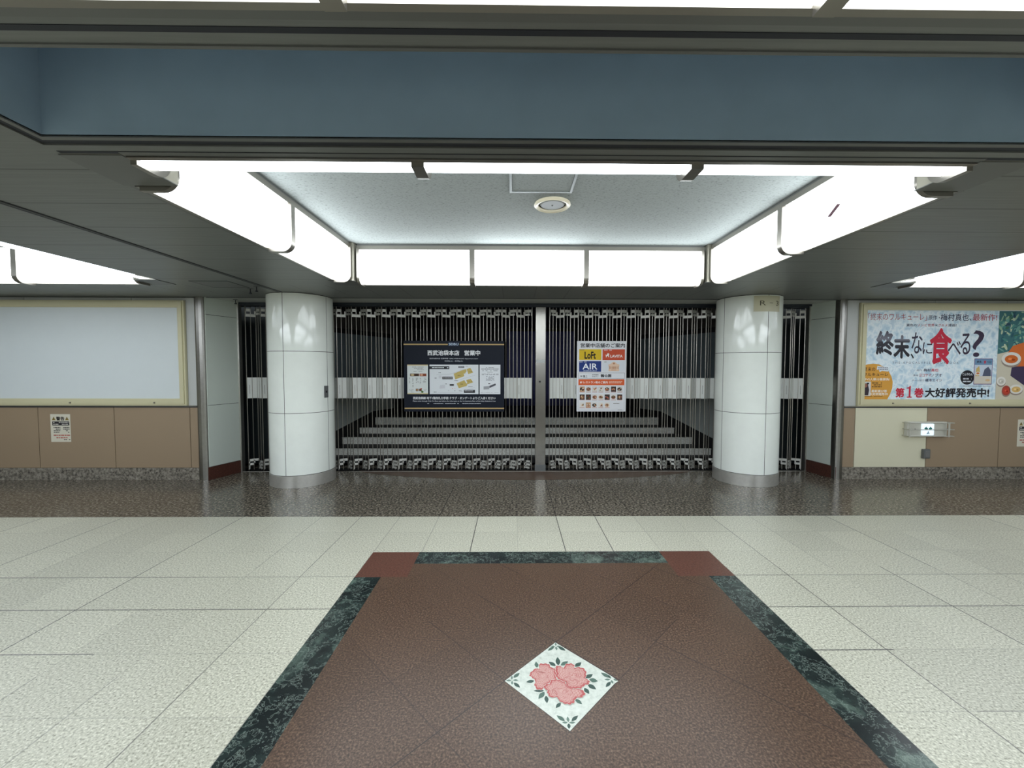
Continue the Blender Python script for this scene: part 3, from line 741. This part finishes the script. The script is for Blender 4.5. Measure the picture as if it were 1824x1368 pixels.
sh.text('9F 屋上', 200, 308, 664, 702, K, 2, .015); sh.text('多肉植物', 382, 480, 652, 670, K, 2, .01); sh.text('サボテン', 382, 480, 680, 698, K, 2, .01); sh.text('鶴仙園', 512, 676, 650, 698, K, 2, .02)
sh.under(sh.rect('orange_band', 172, 880, 728, 820, (206, 90, 44))); sh.text('8F レストラン街のご案内', 196, 622, 756, 794, (236, 230, 224), 2, .018)
sh.poly('fine_print', fine_lines(640, 846, 754, 794, 2, 51, .9), (232, 200, 180), 2)
sh.sub = None
sh.poly('fine_print', fine_lines(186, 262, 276, 290, 1, 52)+fine_lines(545, 600, 458, 474, 1, 53)+fine_lines(712, 820, 1090, 1106, 1, 54)+fine_lines(780, 850, 1192, 1200, 1, 57), (90, 84, 70), 3)
sh.poly('fine_print', fine_lines(548, 680, 278, 294, 1, 55)+fine_lines(186, 312, 458, 474, 1, 56), (220, 220, 224), 3)
sh.poly('frame_line', [R4(172, 882, 1200, 1203), R4(172, 175, 820, 1203), R4(879, 882, 820, 1203)], (150, 150, 156), 1)
FOOD = [(150, 84, 62), (176, 112, 86), (110, 60, 44), (196, 150, 108), (84, 96, 58), (170, 58, 50), (206, 176, 140), (70, 50, 42), (212, 196, 176), (190, 120, 70)]
rr = random.Random(12)
for row, (v0, n_) in enumerate(((838, 7), (960, 7), (1082, 5))):
    for k in range(n_):
        u0 = 192+k*96.5; items = []
        base = rr.choice([(206, 200, 194), (200, 196, 190), (60, 48, 42), (188, 150, 118), (214, 210, 206)])
        items.append((R4(u0, u0+78, v0, v0+80), base, 2))
        cu, cv = u0+39+rr.uniform(-5, 5), v0+42
        items.append((ELL(cu, cv, 34, 27, 16), rr.choice([(216, 210, 200), (120, 76, 54), (52, 44, 42), (190, 160, 130)]), 3))
        for q in range(6): items.append((ELL(cu+rr.uniform(-20, 20), cv+rr.uniform(-16, 16), rr.uniform(6, 15), rr.uniform(5, 12), 9), rr.choice(FOOD), 4+q))
        items.append((R4(u0, u0+78, v0+82, v0+88), (176, 84, 62), 2))
        sh.multi('food_photo', items)

# ================================================================= WALL FRAMES, POSTER, BLANK BOARD
def wall_frame(label, xa, xb, knobs):
    t = thing('display_case', label, 'display case', ((xa+xb)/2, YW, 1.013))
    def rim(o0, o1, yf, z_in=0):
        m = b
        m.box(xa+o0, xb-o0, yf, YW, 2.413-o1, 2.413-o0); m.box(xa+o0, xb-o0, yf, YW, 1.013+o0, 1.013+o1)
        m.box(xa+o0, xa+o1, yf, YW, 1.013+o1, 2.413-o1); m.box(xb-o1, xb-o0, yf, YW, 1.013+o1, 2.413-o1)
    b = MB(); rim(0, .022, YW-.036); rim(.022, .06, YW-.05); rim(.06, .075, YW-.042); rim(.075, .092, YW-.03)
    b.build('frame', M_frame, t)
    b = MB(); b.box(xa+.08, xb-.08, YW-.012, YW-.003, 1.09, 2.335); b.build('back_panel', M_blank, t)
    for x in knobs:
        b = MB(); b.lathe([(0, -.012), (.009, -.012), (.011, 0)], (x, YW-.05, 1.053), 14, 0, axis='y'); b.build('lock_knob', M_steel2, t, smooth=True)
    return t
wall_frame('cream-framed display case holding an empty white board, left wall', -8.35, -4.378, [-5.9, -4.79, -7.0])
wall_frame('cream-framed display case round the colourful poster, right wall', 4.703, 8.68, [5.17, 6.23, 7.3])

t = thing('poster', 'pale blue comic advertising poster with red and black lettering', 'poster', (6.5, 5.508, 1.1))
def poster_mat():
    m = bpy.data.materials.new('poster_blue_crumple'); m.use_nodes = True; n = NT(m); bs = n.n['Principled BSDF']
    P = n.pos(); nz = n.noise(P, 6, 3, .6, 1)
    vm = n.new('ShaderNodeVectorMath', operation='MULTIPLY_ADD'); n.put(vm.inputs[0], nz); vm.inputs[1].default_value = (.25, .25, .25); n.put(vm.inputs[2], P)
    vo = n.new('ShaderNodeTexVoronoi', feature='F1'); n.put(vo.inputs['Vector'], vm.outputs[0]); vo.inputs['Scale'].default_value = 11
    f = n.m('ADD', n.m('MULTIPLY', vo.outputs['Distance'], .55), n.m('MULTIPLY', n.noise(vm.outputs[0], 14, 3), .5))
    c = n.ramp(f, [(.30, lin((176, 204, 222))), (.46, lin((206, 225, 236))), (.62, lin((232, 241, 246))), (.75, lin((196, 216, 230)))])
    n.l.new(c, bs.inputs['Base Color']); bs.inputs['Roughness'].default_value = .3
    return m
pu = .00125
sh = Sheet(t, 4.792-72*pu, 2.306+88*pu, pu, pu*.985, YW-.014)
sh.multi('sheet', [(R4(62, 1536, 84, 1078), poster_mat(), 0)])
RED, PINK, INK = (196, 44, 66), (176, 70, 84), (36, 34, 40)
sh.text('「終末のワルキューレ」', 92, 738, 112, 192, (172, 92, 96), 2, .0); sh.text('原作・', 756, 880, 132, 186, (60, 58, 84), 2, .004)
sh.text('梅村真也、', 890, 1230, 118, 194, (52, 54, 84), 2, .008); sh.text('最新作!', 1244, 1512, 118, 192, PINK, 2, .006)
sh.text('異色の', 516, 628, 226, 258, (66, 70, 92), 2, .01); sh.text('ゾンビ世界', 636, 826, 226, 258, PINK, 2, .01); sh.text('×', 832, 858, 234, 252, INK, 2, .01); sh.text('グルメ', 864, 968, 226, 258, PINK, 2, .01); sh.text('漫画!', 974, 1068, 226, 258, (66, 70, 92), 2, .01)
def mix_ink(a, c, top):
    m = bpy.data.materials.new('ink_blend'); m.use_nodes = True; n = NT(m); bs = n.n['Principled BSDF']
    x, y, z = n.xyz(n.pos()); n.l.new(n.ramp(n.sstep(z, a, c), [(0, lin(INK)), (.62, lin((44, 44, 54))), (.72, lin(top)), (1, lin((52, 44, 60)))]), bs.inputs['Base Color']); bs.inputs['Roughness'].default_value = .3
    return m
ink = mix_ink(1.63, 2.04, (120, 120, 132))
sh.text('終', 190, 386, 306, 578, ink, 3, .03); sh.text('末', 384, 566, 352, 612, ink, 3, .03); sh.text('、', 576, 612, 556, 612, INK, 3, .01)
sh.text('な', 580, 700, 322, 556, (58, 52, 70), 3, .004); sh.text('に', 706, 812, 432, 562, (58, 52, 70), 3, .004)
sh.text('食', 780, 1026, 272, 676, RED, 4, .025)
sh.text('べ', 984, 1128, 418, 566, (58, 48, 66), 3, .006); sh.text('る', 1122, 1232, 330, 566, (58, 48, 66), 3, .006); sh.text('?', 1256, 1380, 298, 592, (62, 50, 70), 3, 0)
sh.text('T H E   A P O C A L Y P S E   C O O K B O O K', 378, 1112, 646, 668, (92, 104, 122), 2, .0)
for v0, a, p1, p2 in ((722, '原作', ('梅村', (58, 56, 84)), ('真也', RED)), (778, '漫画', ('ヨコヤマ', PINK), ('ノブオ', (58, 56, 84))), (834, 'チーム協力', ('橋', (58, 56, 84)), ('本エイジ', (84, 60, 92)))):
    u = {722: (648, 708, 726, 806, 890), 778: (610, 668, 680, 812, 930), 834: (604, 736, 748, 786, 936)}[v0]
    sh.text(a, u[0], u[1], v0+8, v0+30, (90, 96, 118), 2, .0); sh.text(p1[0], u[2], u[3], v0, v0+34, p1[1], 2, .01); sh.text(p2[0], u[3]+4, u[4], v0, v0+34, p2[1], 2, .01)
sh.text('第', 424, 524, 936, 1044, RED, 3, .03); sh.poly('lettering', [[(572, 1036), (592, 1036), (592, 914), (580, 914), (572, 930)], R4(552, 606, 1034, 1046), [(548, 944), (548, 934), (572, 930), (572, 944)]], RED, 3); sh.text('巻', 632, 738, 936, 1044, RED, 3, .03)
sh.text('大好評発売中!', 750, 1466, 936, 1044, INK, 3, .028)
# orange badge, lower left
badge = [(62, 690)]+[(u, v) for u, v in [(110, 676), (170, 668), (230, 676), (290, 706), (340, 752), (374, 810), (390, 870), (388, 940), (366, 1010), (330, 1078), (62, 1078)]]
sh.under(sh.poly('orange_badge', badge[::-1], (214, 156, 66), 1))
sh.text('終末の', 56+8, 192, 706, 754, (70, 44, 28), 2, .008); sh.text('ワルキューレ', 64, 336, 770, 808, (58, 38, 26), 2, .012)
sh.text('神VS人類13番勝負!', 64, 356, 828, 856, (240, 232, 220), 2, .012); sh.text('最新第27巻', 158, 330, 958, 988, (240, 234, 222), 2, .016); sh.text('大好評発売中!', 140, 344, 992, 1022, (240, 234, 222), 2, .016)
sh.poly('speech_bubble', [[(214, 692), (340, 716), (334, 756), (268, 748), (240, 762), (238, 742), (208, 732)][::-1]], (220, 226, 232), 2)
sh.poly('fine_print', fine_lines(222, 330, 706, 742, 2, 61), (120, 124, 140), 3); sh.poly('fine_print', fine_lines(162, 272, 874, 936, 3, 62, .8), (84, 58, 30), 2); sh.poly('fine_print', fine_lines(64, 290, 1030, 1040, 1, 63, .9), (60, 44, 32), 2)
sh.multi('book_cover', [(R4(62, 150, 868, 1026), (208, 206, 206), 2), ([(66, 1020), (66, 930), (92, 884), (118, 900), (132, 960), (124, 1020)], (58, 48, 56), 3), (ELL(92, 912, 20, 22), (150, 100, 84), 4), (R4(104, 128, 880, 898), (36, 34, 40), 4)])
# round black badge and second cover
sh.sub = None; sh.under(sh.multi('round_badge', [(ELL(1214, 820, 76, 80, 32), (30, 28, 34), 1)])); sh.text('てんやわん', 1156, 1272, 768, 800, (222, 226, 232), 2, .016); sh.poly('fine_print', fine_lines(1168, 1262, 822, 880, 2, 64, .95), (206, 210, 218), 2)
sh.sub = None; sh.under(sh.multi('book_cover', [(R4(1284, 1488, 610, 898), (104, 72, 118), 1), (R4(1290, 1482, 618, 890), (196, 206, 220), 2), (R4(1290, 1482, 618, 680), (112, 146, 178), 3), (R4(1290, 1482, 806, 890), (212, 204, 190), 3), (ELL(1328, 776, 28, 20), (222, 216, 206), 5), (ELL(1328, 774, 17, 11), (206, 120, 60), 6), (ELL(1440, 850, 26, 14), (216, 184, 140), 5), ([(1300, 806), (1310, 720), (1340, 690), (1352, 760), (1345, 806)], (206, 176, 110), 4), ([(1380, 806), (1400, 730), (1440, 700), (1470, 740), (1474, 806)], (84, 90, 110), 4)]))
sh.text('終末、', 1312, 1372, 632, 660, (40, 44, 60), 4, .02); sh.text('食', 1386, 1418, 630, 666, RED, 4, .02); sh.text('べる?', 1424, 1474, 636, 662, (40, 44, 60), 4, .01)
sh.sub = None
sh.poly('fine_print', fine_lines(1172, 1478, 912, 922, 1, 65, .95), (50, 50, 60), 2)
# picnic picture at the right: foliage, cloth, dishes
rr = random.Random(4); items = [(R4(1536, 3160, 84, 1078), (190, 186, 170), 0), (R4(1536, 3160, 84, 560), (64, 112, 116), 1)]
for k in range(330):
    cu, cv = rr.uniform(1545, 2500), rr.uniform(96, 540); a = rr.uniform(0, 6); ru, rv = rr.uniform(14, 44), rr.uniform(6, 16)
    q = [(min(3158, max(1538, cu+ru*math.cos(x)*math.cos(a)-rv*math.sin(x)*math.sin(a))), max(86, cv+ru*math.cos(x)*math.sin(a)+rv*math.sin(x)*math.cos(a))) for x in [-i*math.pi/5 for i in range(10)]]
    items.append((q, rr.choice([(46, 92, 104), (76, 136, 128), (112, 160, 148), (58, 104, 82), (150, 180, 150), (40, 70, 92), (186, 200, 170)]), 2+k*.01))
items += [([(1536, 1078), (1536, 560), (1700, 520), (2000, 540), (2500, 510), (3160, 540), (3160, 1078)], (206, 198, 178), 6)]
sh.multi('picnic_picture', items)
def dish(u, v, ru, rv, inner, rim=(226, 222, 214)):
    sh.multi('dish_print', [(ELL(u, v+rv*.25, ru*1.02, rv*1.05), (150, 134, 122), 7), (ELL(u, v, ru, rv), rim, 8), (ELL(u, v+rv*.05, ru*.68, rv*.62), inner, 9), (ELL(u-ru*.15, v, ru*.2, rv*.18), tuple(min(255, c+34) for c in inner), 10), (ELL(u+ru*.2, v+rv*.15, ru*.18, rv*.15), tuple(max(0, c-40) for c in inner), 10)])
sh.multi('cloth_print', [([(1640, 560), (1700, 470), (1850, 420), (2000, 440), (2050, 560), (1960, 700), (1740, 720)], (214, 110, 50), 6.5), ([(1700, 700), (1980, 690), (2030, 850), (1880, 930), (1690, 800)], (66, 56, 84), 6.6)])
dish(1690, 612, 108, 74, (206, 104, 44)); dish(1760, 950, 74, 52, (216, 178, 110)); dish(1650, 965, 48, 56, (190, 66, 46), (168, 70, 58)); dish(2250, 700, 130, 80, (150, 96, 54)); dish(2550, 880, 120, 76, (90, 130, 70)); dish(2850, 720, 110, 74, (196, 150, 90)); dish(1590, 860, 50, 50, (200, 196, 184)); dish(2050, 960, 90, 50, (160, 90, 60))

# ================================================================= NOTICES, EXIT LIGHT, SOCKET
def warning(label, xa, xb, za, zb):
    t = thing('warning_notice', label, 'notice', ((xa+xb)/2, YW, za))
    b = MB(); b.box(xa, xb, YW-.0015, YW+.001, za, zb); b.build('paper', col((212, 207, 190)), t)
    s = Sheet(t, xa, zb, (xb-xa)/135, (zb-za)/185, YW-.0015)
    for u in (10, 100): s.poly('warning_triangle', [[(u, 40), (u+26, 40), (u+13, 16)]], (150, 128, 66), 1); s.poly('exclamation_mark', [R4(u+11, u+15, 23, 33), R4(u+11, u+15, 35, 38)], (40, 38, 34), 2)
    s.text('警告', 40, 96, 16, 42, (44, 42, 40), 2, .03)
    s.under(s.rect('black_panel', 12, 128, 48, 75, (40, 38, 42), 1)); s.poly('fine_print', fine_lines(18, 122, 50, 73, 2, 71, .95), (206, 202, 194), 2); s.sub = None
    s.poly('fine_print', fine_lines(20, 66, 84, 126, 4, 72)+fine_lines(86, 128, 84, 126, 4, 73)+fine_lines(74, 130, 165, 176, 1, 76), (70, 66, 64), 1)
    s.poly('fine_print', fine_lines(18, 130, 134, 148, 1, 74, .95)+fine_lines(36, 112, 150, 164, 1, 75, .95), (176, 88, 78), 1)
    return t
warning('white paper warning notice on the tan panel under the blank board', -6.227, -5.963, .517, .893)
warning('white paper warning notice cut by the right edge of the photo', 6.975, 7.24, .45, .825)

t = thing('exit_light', 'wire-guarded white exit guide light low on the right wall', 'exit light', (5.66, 5.5, .6))
b = MB(); b.box(5.385, 5.935, 5.475, YW, .60, .80); b.build('housing', M_lightwhite, t, bevel=.006)
b = MB(); b.box(5.40, 5.92, 5.4735, 5.476, .615, .785); b.build('front_plate', mat('front_plate', (190, 188, 176), .4), t)
b = MB(); b.box(5.572, 5.735, 5.455, 5.476, .618, .775); ls = b.build('lit_sign', glow('lit_sign_white', (214, 236, 250), .85), t, bevel=.003)
s = Sheet(t, 5.572, .775, .163/100, .157/100, 5.455); s.sub = ls
s.poly('arrow', [[(14, 40), (36, 22), (36, 33), (46, 33), (46, 47), (36, 47), (36, 58)][::-1], [(86, 40), (64, 22), (64, 33), (54, 33), (54, 47), (64, 47), (64, 58)]], (40, 120, 112), 1)
s.poly('running_figure', [ELL(50, 68, 5, 4), [(36, 88), (46, 74), (56, 74), (64, 90), (56, 90), (50, 82), (44, 92)][::-1]], (96, 130, 150), 1)
for z in (.79, .70, .61):
    b = MB(); b.tube((5.36, 5.42, z), (5.975, 5.42, z), .006); b.tube((5.365, 5.42, z), (5.365, YW, z), .006); b.tube((5.97, 5.42, z), (5.97, YW, z), .006); b.build('guard_bar', M_wire, t, smooth=True)
for x in (5.365, 5.90):
    b = MB(); b.box(x-.01, x+.012, 5.414, 5.42, .60, .80); b.build('guard_strap', M_wire, t)
b = MB(); b.lathe([(0, 5.468), (.007, 5.468), (.008, 5.476)], (5.49, 0, .70), 10, 0, axis='y'); b.build('screw', M_cable, t)
t = thing('wall_socket', 'small dark grey socket box below the exit light', 'socket', (5.682, YW, .29))
b = MB(); b.box(5.638, 5.728, YW-.045, YW, .29, .42); b.build('box', M_cable, t, bevel=.008)
b = MB(); b.box(5.652, 5.716, YW-.050, YW-.04, .31, .40); b.build('flap', mat('socket_flap', (112, 112, 110), .5), t, bevel=.004)

# ================================================================= CEILING FITTINGS
t = thing('ceiling_speaker', 'round cream-rimmed fitting with a grey disc in the raised ceiling', 'ceiling fitting', (.314, 3.357, ZC))
b = MB(); b.lathe([(.145, 0), (.148, -.012), (.135, -.024), (.115, -.016), (.112, -.004)], (.314, 3.357, ZC), 48); b.build('rim', M_cream_pl, t, smooth=True)
b = MB(); b.lathe([(.0, -.012), (.09, -.012), (.100, -.004), (.1, 0)], (.314, 3.357, ZC), 40); b.build('grille', M_greydisc, t, smooth=True)
b = MB()
for k in range(12):
    a = 2*math.pi*k/12; b.lathe([(.101, -.005), (.110, -.005)], (.314, 3.357, ZC), 5, 0, a, a+.36)
b.build('vent_slot', M_black, t)
b = MB(); b.lathe([(0, -.019), (.006, -.018), (.007, -.012)], (.314, 3.357, ZC), 10); b.build('screw', M_cable, t)
t = thing('access_hatch', 'square access hatch in the raised ceiling near the round fitting', 'hatch', (.205, 2.91, ZC))
b = MB(); b.box(-.01, .42, 2.70, 3.115, ZC-.004, ZC-.0005); b.build('panel', M_ceil, t)
b = MB()
for q in ((-.03, .44, 3.117, 3.135), (-.03, .44, 2.68, 2.698), (-.03, -.012, 2.698, 3.117), (.422, .44, 2.698, 3.117)): b.box(*q, ZC-.008, ZC-.0005)
b.build('frame', mat('hatch_frame', (150, 156, 156), .4, .3), t)
for k, (x, y, lab) in enumerate(((-3.114, 4.899, 'small dark sprinkler head on the soffit, left of the dark track'), (-2.955, 4.76, 'small dark sprinkler head on the soffit, close beside the dark track'), (-3.83, 5.70, 'small dark sprinkler head above the narrow gap left of the left column'))):
    t = thing('sprinkler_head', lab, 'sprinkler', (x, y, S), 0, 'sprinkler heads on the left soffit')
    b = MB(); b.lathe([(0, -.004), (.03, -.004), (.032, 0)], (x, y, S), 16); b.build('escutcheon', M_cable, t, smooth=True)
    b = MB(); b.lathe([(.006, -.004), (.006, -.045), (.014, -.05), (.014, -.062), (0, -.064)], (x, y, S), 12); b.build('nozzle', M_groove, t, smooth=True)
# soffit joints of a small inspection cover left of the column
t = thing('soffit_cover', 'rectangular inspection cover in the left soffit before the jamb', 'hatch', (-3.29, 4.66, S))
b = MB(); b.box(-3.49, -3.09, 4.47, 4.83, S-.003, S-.0005); b.build('panel', M_trimgrey, t)
b = MB()
for q in ((-3.496, -3.084, 4.832, 4.838), (-3.496, -3.084, 4.462, 4.468), (-3.496, -3.49, 4.468, 4.832), (-3.09, -3.084, 4.468, 4.832)): b.box(*q, S-.0035, S-.0005)
b.build('joint_line', M_groove, t)
t = tag(bpy.data.objects.new('tape_strip', None), 'strip of dull pink tape on the right lit ceiling panel', 'tape'); COL.objects.link(t); t.location = (2.133, 2.73, 2.58)
b = MB(); b.face([(2.132, 2.790, 2.562), (2.132, 2.758, 2.550), (2.132, 2.676, 2.604), (2.132, 2.708, 2.617)]); b.build('tape', mat('tape_pink', (112, 86, 94), .8, spec=.1), t)

# ================================================================= FLOWER TILE
t = thing('flower_tile', 'diamond-set white tile with three pink peonies in the brown floor', 'floor tile', (.24, 1.93, 0))
b = MB(); pts = [(.2365, 2.211), (-.0405, 1.934), (.2414, 1.656), (.494, 1.912), (.516, 1.928), (.494, 1.957)]
b.face([(x, y, .001) for x, y in pts]); b.build('tile', stone('white_marble', [(.3, lin((196, 203, 192))), (.5, lin((216, 222, 211))), (.7, lin((226, 231, 221)))], 40, .32), t)
LEAVES= [((0.1232, 2.0206), (0.1202, 2.0617), 0.0166), ((0.2198, 2.0313), (0.1867, 2.0612), 0.0191), ((0.2336, 2.0357), (0.2364, 2.0959), 0.0196), ((0.2464, 2.0343), (0.2886, 2.0649), 0.0191), ((0.3189, 2.0253), (0.3558, 2.0557), 0.0193), ((0.3585, 1.9486), (0.4, 1.9736), 0.0187), ((0.375, 1.9389), (0.4165, 1.9279), 0.0219), ((0.3632, 1.9092), (0.3972, 1.8778), 0.0209), ((0.3422, 1.8867), (0.359, 1.8507), 0.018), ((0.2893, 1.822), (0.316, 1.7918), 0.0156), ((0.2193, 1.8018), (0.1938, 1.7727), 0.014), ((0.1547, 1.8417), (0.1564, 1.7998), 0.0156), ((0.1491, 1.8645), (0.1186, 1.824), 0.0186), ((0.1483, 1.8717), (0.0978, 1.8711), 0.0132), ((0.1045, 1.933), (0.0644, 1.9252), 0.0162), ((0.2257, 2.1759), (0.1889, 2.1434), 0.0142), ((0.2365, 2.1818), (0.2372, 2.2081), 0.0073), ((0.2359, 2.1758), (0.238, 2.148), 0.0097), ((0.2325, 2.1773), (0.207, 2.1776), 0.0104), ((0.2392, 2.1788), (0.2653, 2.1756), 0.0104), ((0.2501, 2.1757), (0.2851, 2.1433), 0.017), ((0.0026, 1.9535), (0.0338, 1.9855), 0.0156), ((-0.0055, 1.9417), (-0.0052, 1.9687), 0.0073), ((-0.0078, 1.937), (-0.0341, 1.9366), 0.0094), ((0.0004, 1.9381), (0.0271, 1.9379), 0.0094), ((-0.0041, 1.9328), (-0.0041, 1.9096), 0.0081), ((0.004, 1.9223), (0.0345, 1.8911), 0.0148), ((0.4814, 1.9493), (0.4422, 1.9844), 0.0176), ((0.479, 1.9392), (0.4512, 1.937), 0.0096), ((0.4832, 1.9433), (0.4779, 1.9693), 0.0089), ((0.4833, 1.9344), (0.4858, 1.911), 0.0094), ((0.4776, 1.9239), (0.4465, 1.8903), 0.0137), ((0.4955, 1.9414), (0.5127, 1.9282), 0.0088), ((0.226, 1.7044), (0.1931, 1.7343), 0.015), ((0.2549, 1.7041), (0.288, 1.7329), 0.0132), ((0.2407, 1.6997), (0.2404, 1.7277), 0.0099), ((0.2372, 1.6974), (0.2124, 1.6976), 0.0084), ((0.243, 1.6964), (0.2715, 1.6971), 0.0083), ((0.2413, 1.6928), (0.2389, 1.6659), 0.0112)]
LM = [col(c, .35) for c in ((62, 86, 78), (86, 112, 100), (110, 134, 122))]
for k, (B_, T_, wd) in enumerate(LEAVES):
    B_ = Vector(B_); T_ = Vector(T_); d = T_-B_; n_ = Vector((-d.y, d.x)).normalized()
    pr = [(0, .0), (.15, .55), (.35, .95), (.5, 1), (.7, .75), (.88, .33), (1, 0)]
    P1 = [B_+d*a_+n_*wd*.62*q for a_, q in pr]; P2 = [B_+d*a_-n_*wd*.62*q for a_, q in pr[1:-1]]
    b = MB(); b.face([(p.x, p.y, .0014) for p in (P1+P2[::-1])][::-1])
    b.build('leaf', LM[2 if wd < .0112 else (0 if k % 3 else 1)], t)
PEONY= [[(0.1359, 2.0418), (0.1591, 2.0462), (0.1828, 2.0427), (0.195, 2.0199), (0.212, 2.0102), (0.2147, 1.9728), (0.2091, 1.9368), (0.1868, 1.9311), (0.172, 1.9167), (0.1509, 1.9054), (0.145, 1.8856), (0.1202, 1.8792), (0.1049, 1.9058), (0.1108, 1.9318), (0.0973, 1.9527), (0.0842, 1.9691), (0.0945, 1.9924), (0.119, 2.0142), (0.1339, 2.0109)], [(0.2186, 2.0197), (0.2386, 2.0292), (0.2608, 2.0162), (0.2731, 2.0386), (0.3003, 2.045), (0.3161, 2.0318), (0.3127, 2.0157), (0.3416, 2.0187), (0.3648, 2.0026), (0.3653, 1.9715), (0.3583, 1.9474), (0.3724, 1.9295), (0.3669, 1.9121), (0.3397, 1.898), (0.324, 1.884), (0.2931, 1.8843), (0.2794, 1.8816), (0.2614, 1.8959), (0.2581, 1.9217), (0.2327, 1.9366), (0.2174, 1.9546), (0.218, 1.9913)], [(0.1494, 1.8856), (0.1576, 1.9053), (0.1807, 1.9137), (0.1868, 1.9311), (0.21, 1.9368), (0.232, 1.9307), (0.2528, 1.916), (0.261, 1.893), (0.2834, 1.8788), (0.3183, 1.8757), (0.3369, 1.8563), (0.3241, 1.8322), (0.2927, 1.8246), (0.2786, 1.8013), (0.2581, 1.7913), (0.2335, 1.7966), (0.2141, 1.8122), (0.2054, 1.8306), (0.1775, 1.8309), (0.1643, 1.8524), (0.1637, 1.8716)]]
PK, RD, MIDP, HALO = col((214, 168, 160), .35), col((190, 92, 92), .35), col((192, 116, 112), .35), col((220, 200, 190), .35)
for i, out in enumerate(PEONY):
    z = .0016+i*.0010
    cx = sum(p[0] for p in out)/len(out); cy = sum(p[1] for p in out)/len(out)
    # smooth the outline, then scallop it
    dense = []
    N = len(out)
    for k in range(N):
        p0, p1, p2, p3 = (Vector(out[(k+j-1) % N]) for j in range(4))
        for s_ in range(10):
            u = s_/10; dense.append(.5*((2*p1)+(p2-p0)*u+(2*p0-5*p1+4*p2-p3)*u*u+(3*p1-p0-3*p2+p3)*u**3))
    C_ = Vector((cx, cy))
    rr = random.Random(i)
    def ring_pts(sc, amp, zz, lobe=.075):
        o_ = []
        for k, p in enumerate(dense):
            f_ = sc+lobe*(abs(math.sin(math.pi*k/9.0))-.5)+amp*(1 if k % 2 else -1)+rr.uniform(-amp, amp)*.3
            q = C_+(p-C_)*f_; o_.append((q.x, q.y, zz))
        return o_
    def fan(b, pts, mi):
        for k in range(len(pts)): b.face([(C_.x, C_.y, pts[0][2]), pts[(k+1) % len(pts)], pts[k]], mi)
    b = MB()
    fan(b, ring_pts(1.03, .0, z), 0); fan(b, ring_pts(1.0, .006, z+.0002), 1); fan(b, ring_pts(.87, .05, z+.0003), 2)
    for q_, lb in ((.78, .10), (.60, .14), (.42, .16), (.25, .12)):
        fan(b, ring_pts(q_, .008, z+.0004+(.8-q_)*.0008, lb), 3); fan(b, ring_pts(q_-.04, .008, z+.00045+(.8-q_)*.0008, lb), 2)
    # inner petal strokes
    R0 = sum((p-C_).length for p in dense)/len(dense)
    for k in range(14):
        a = rr.uniform(0, 2*math.pi); rad = R0*rr.uniform(.15, .62); c_ = C_+Vector((math.cos(a), math.sin(a)))*rad
        rA = R0*rr.uniform(.12, .2); st_ = rr.uniform(0, 2*math.pi)
        for s_ in range(7):
            t0, t1 = st_+s_*.32, st_+(s_+1)*.32
            b.face([(c_.x+rA*math.cos(x)*q, c_.y+rA*math.sin(x)*q, z+.00095) for x, q in ((t0, 1), (t0, 1.2), (t1, 1.2), (t1, 1))][::-1], 3)
    b.build('peony', [HALO, RD, PK, MIDP], t)
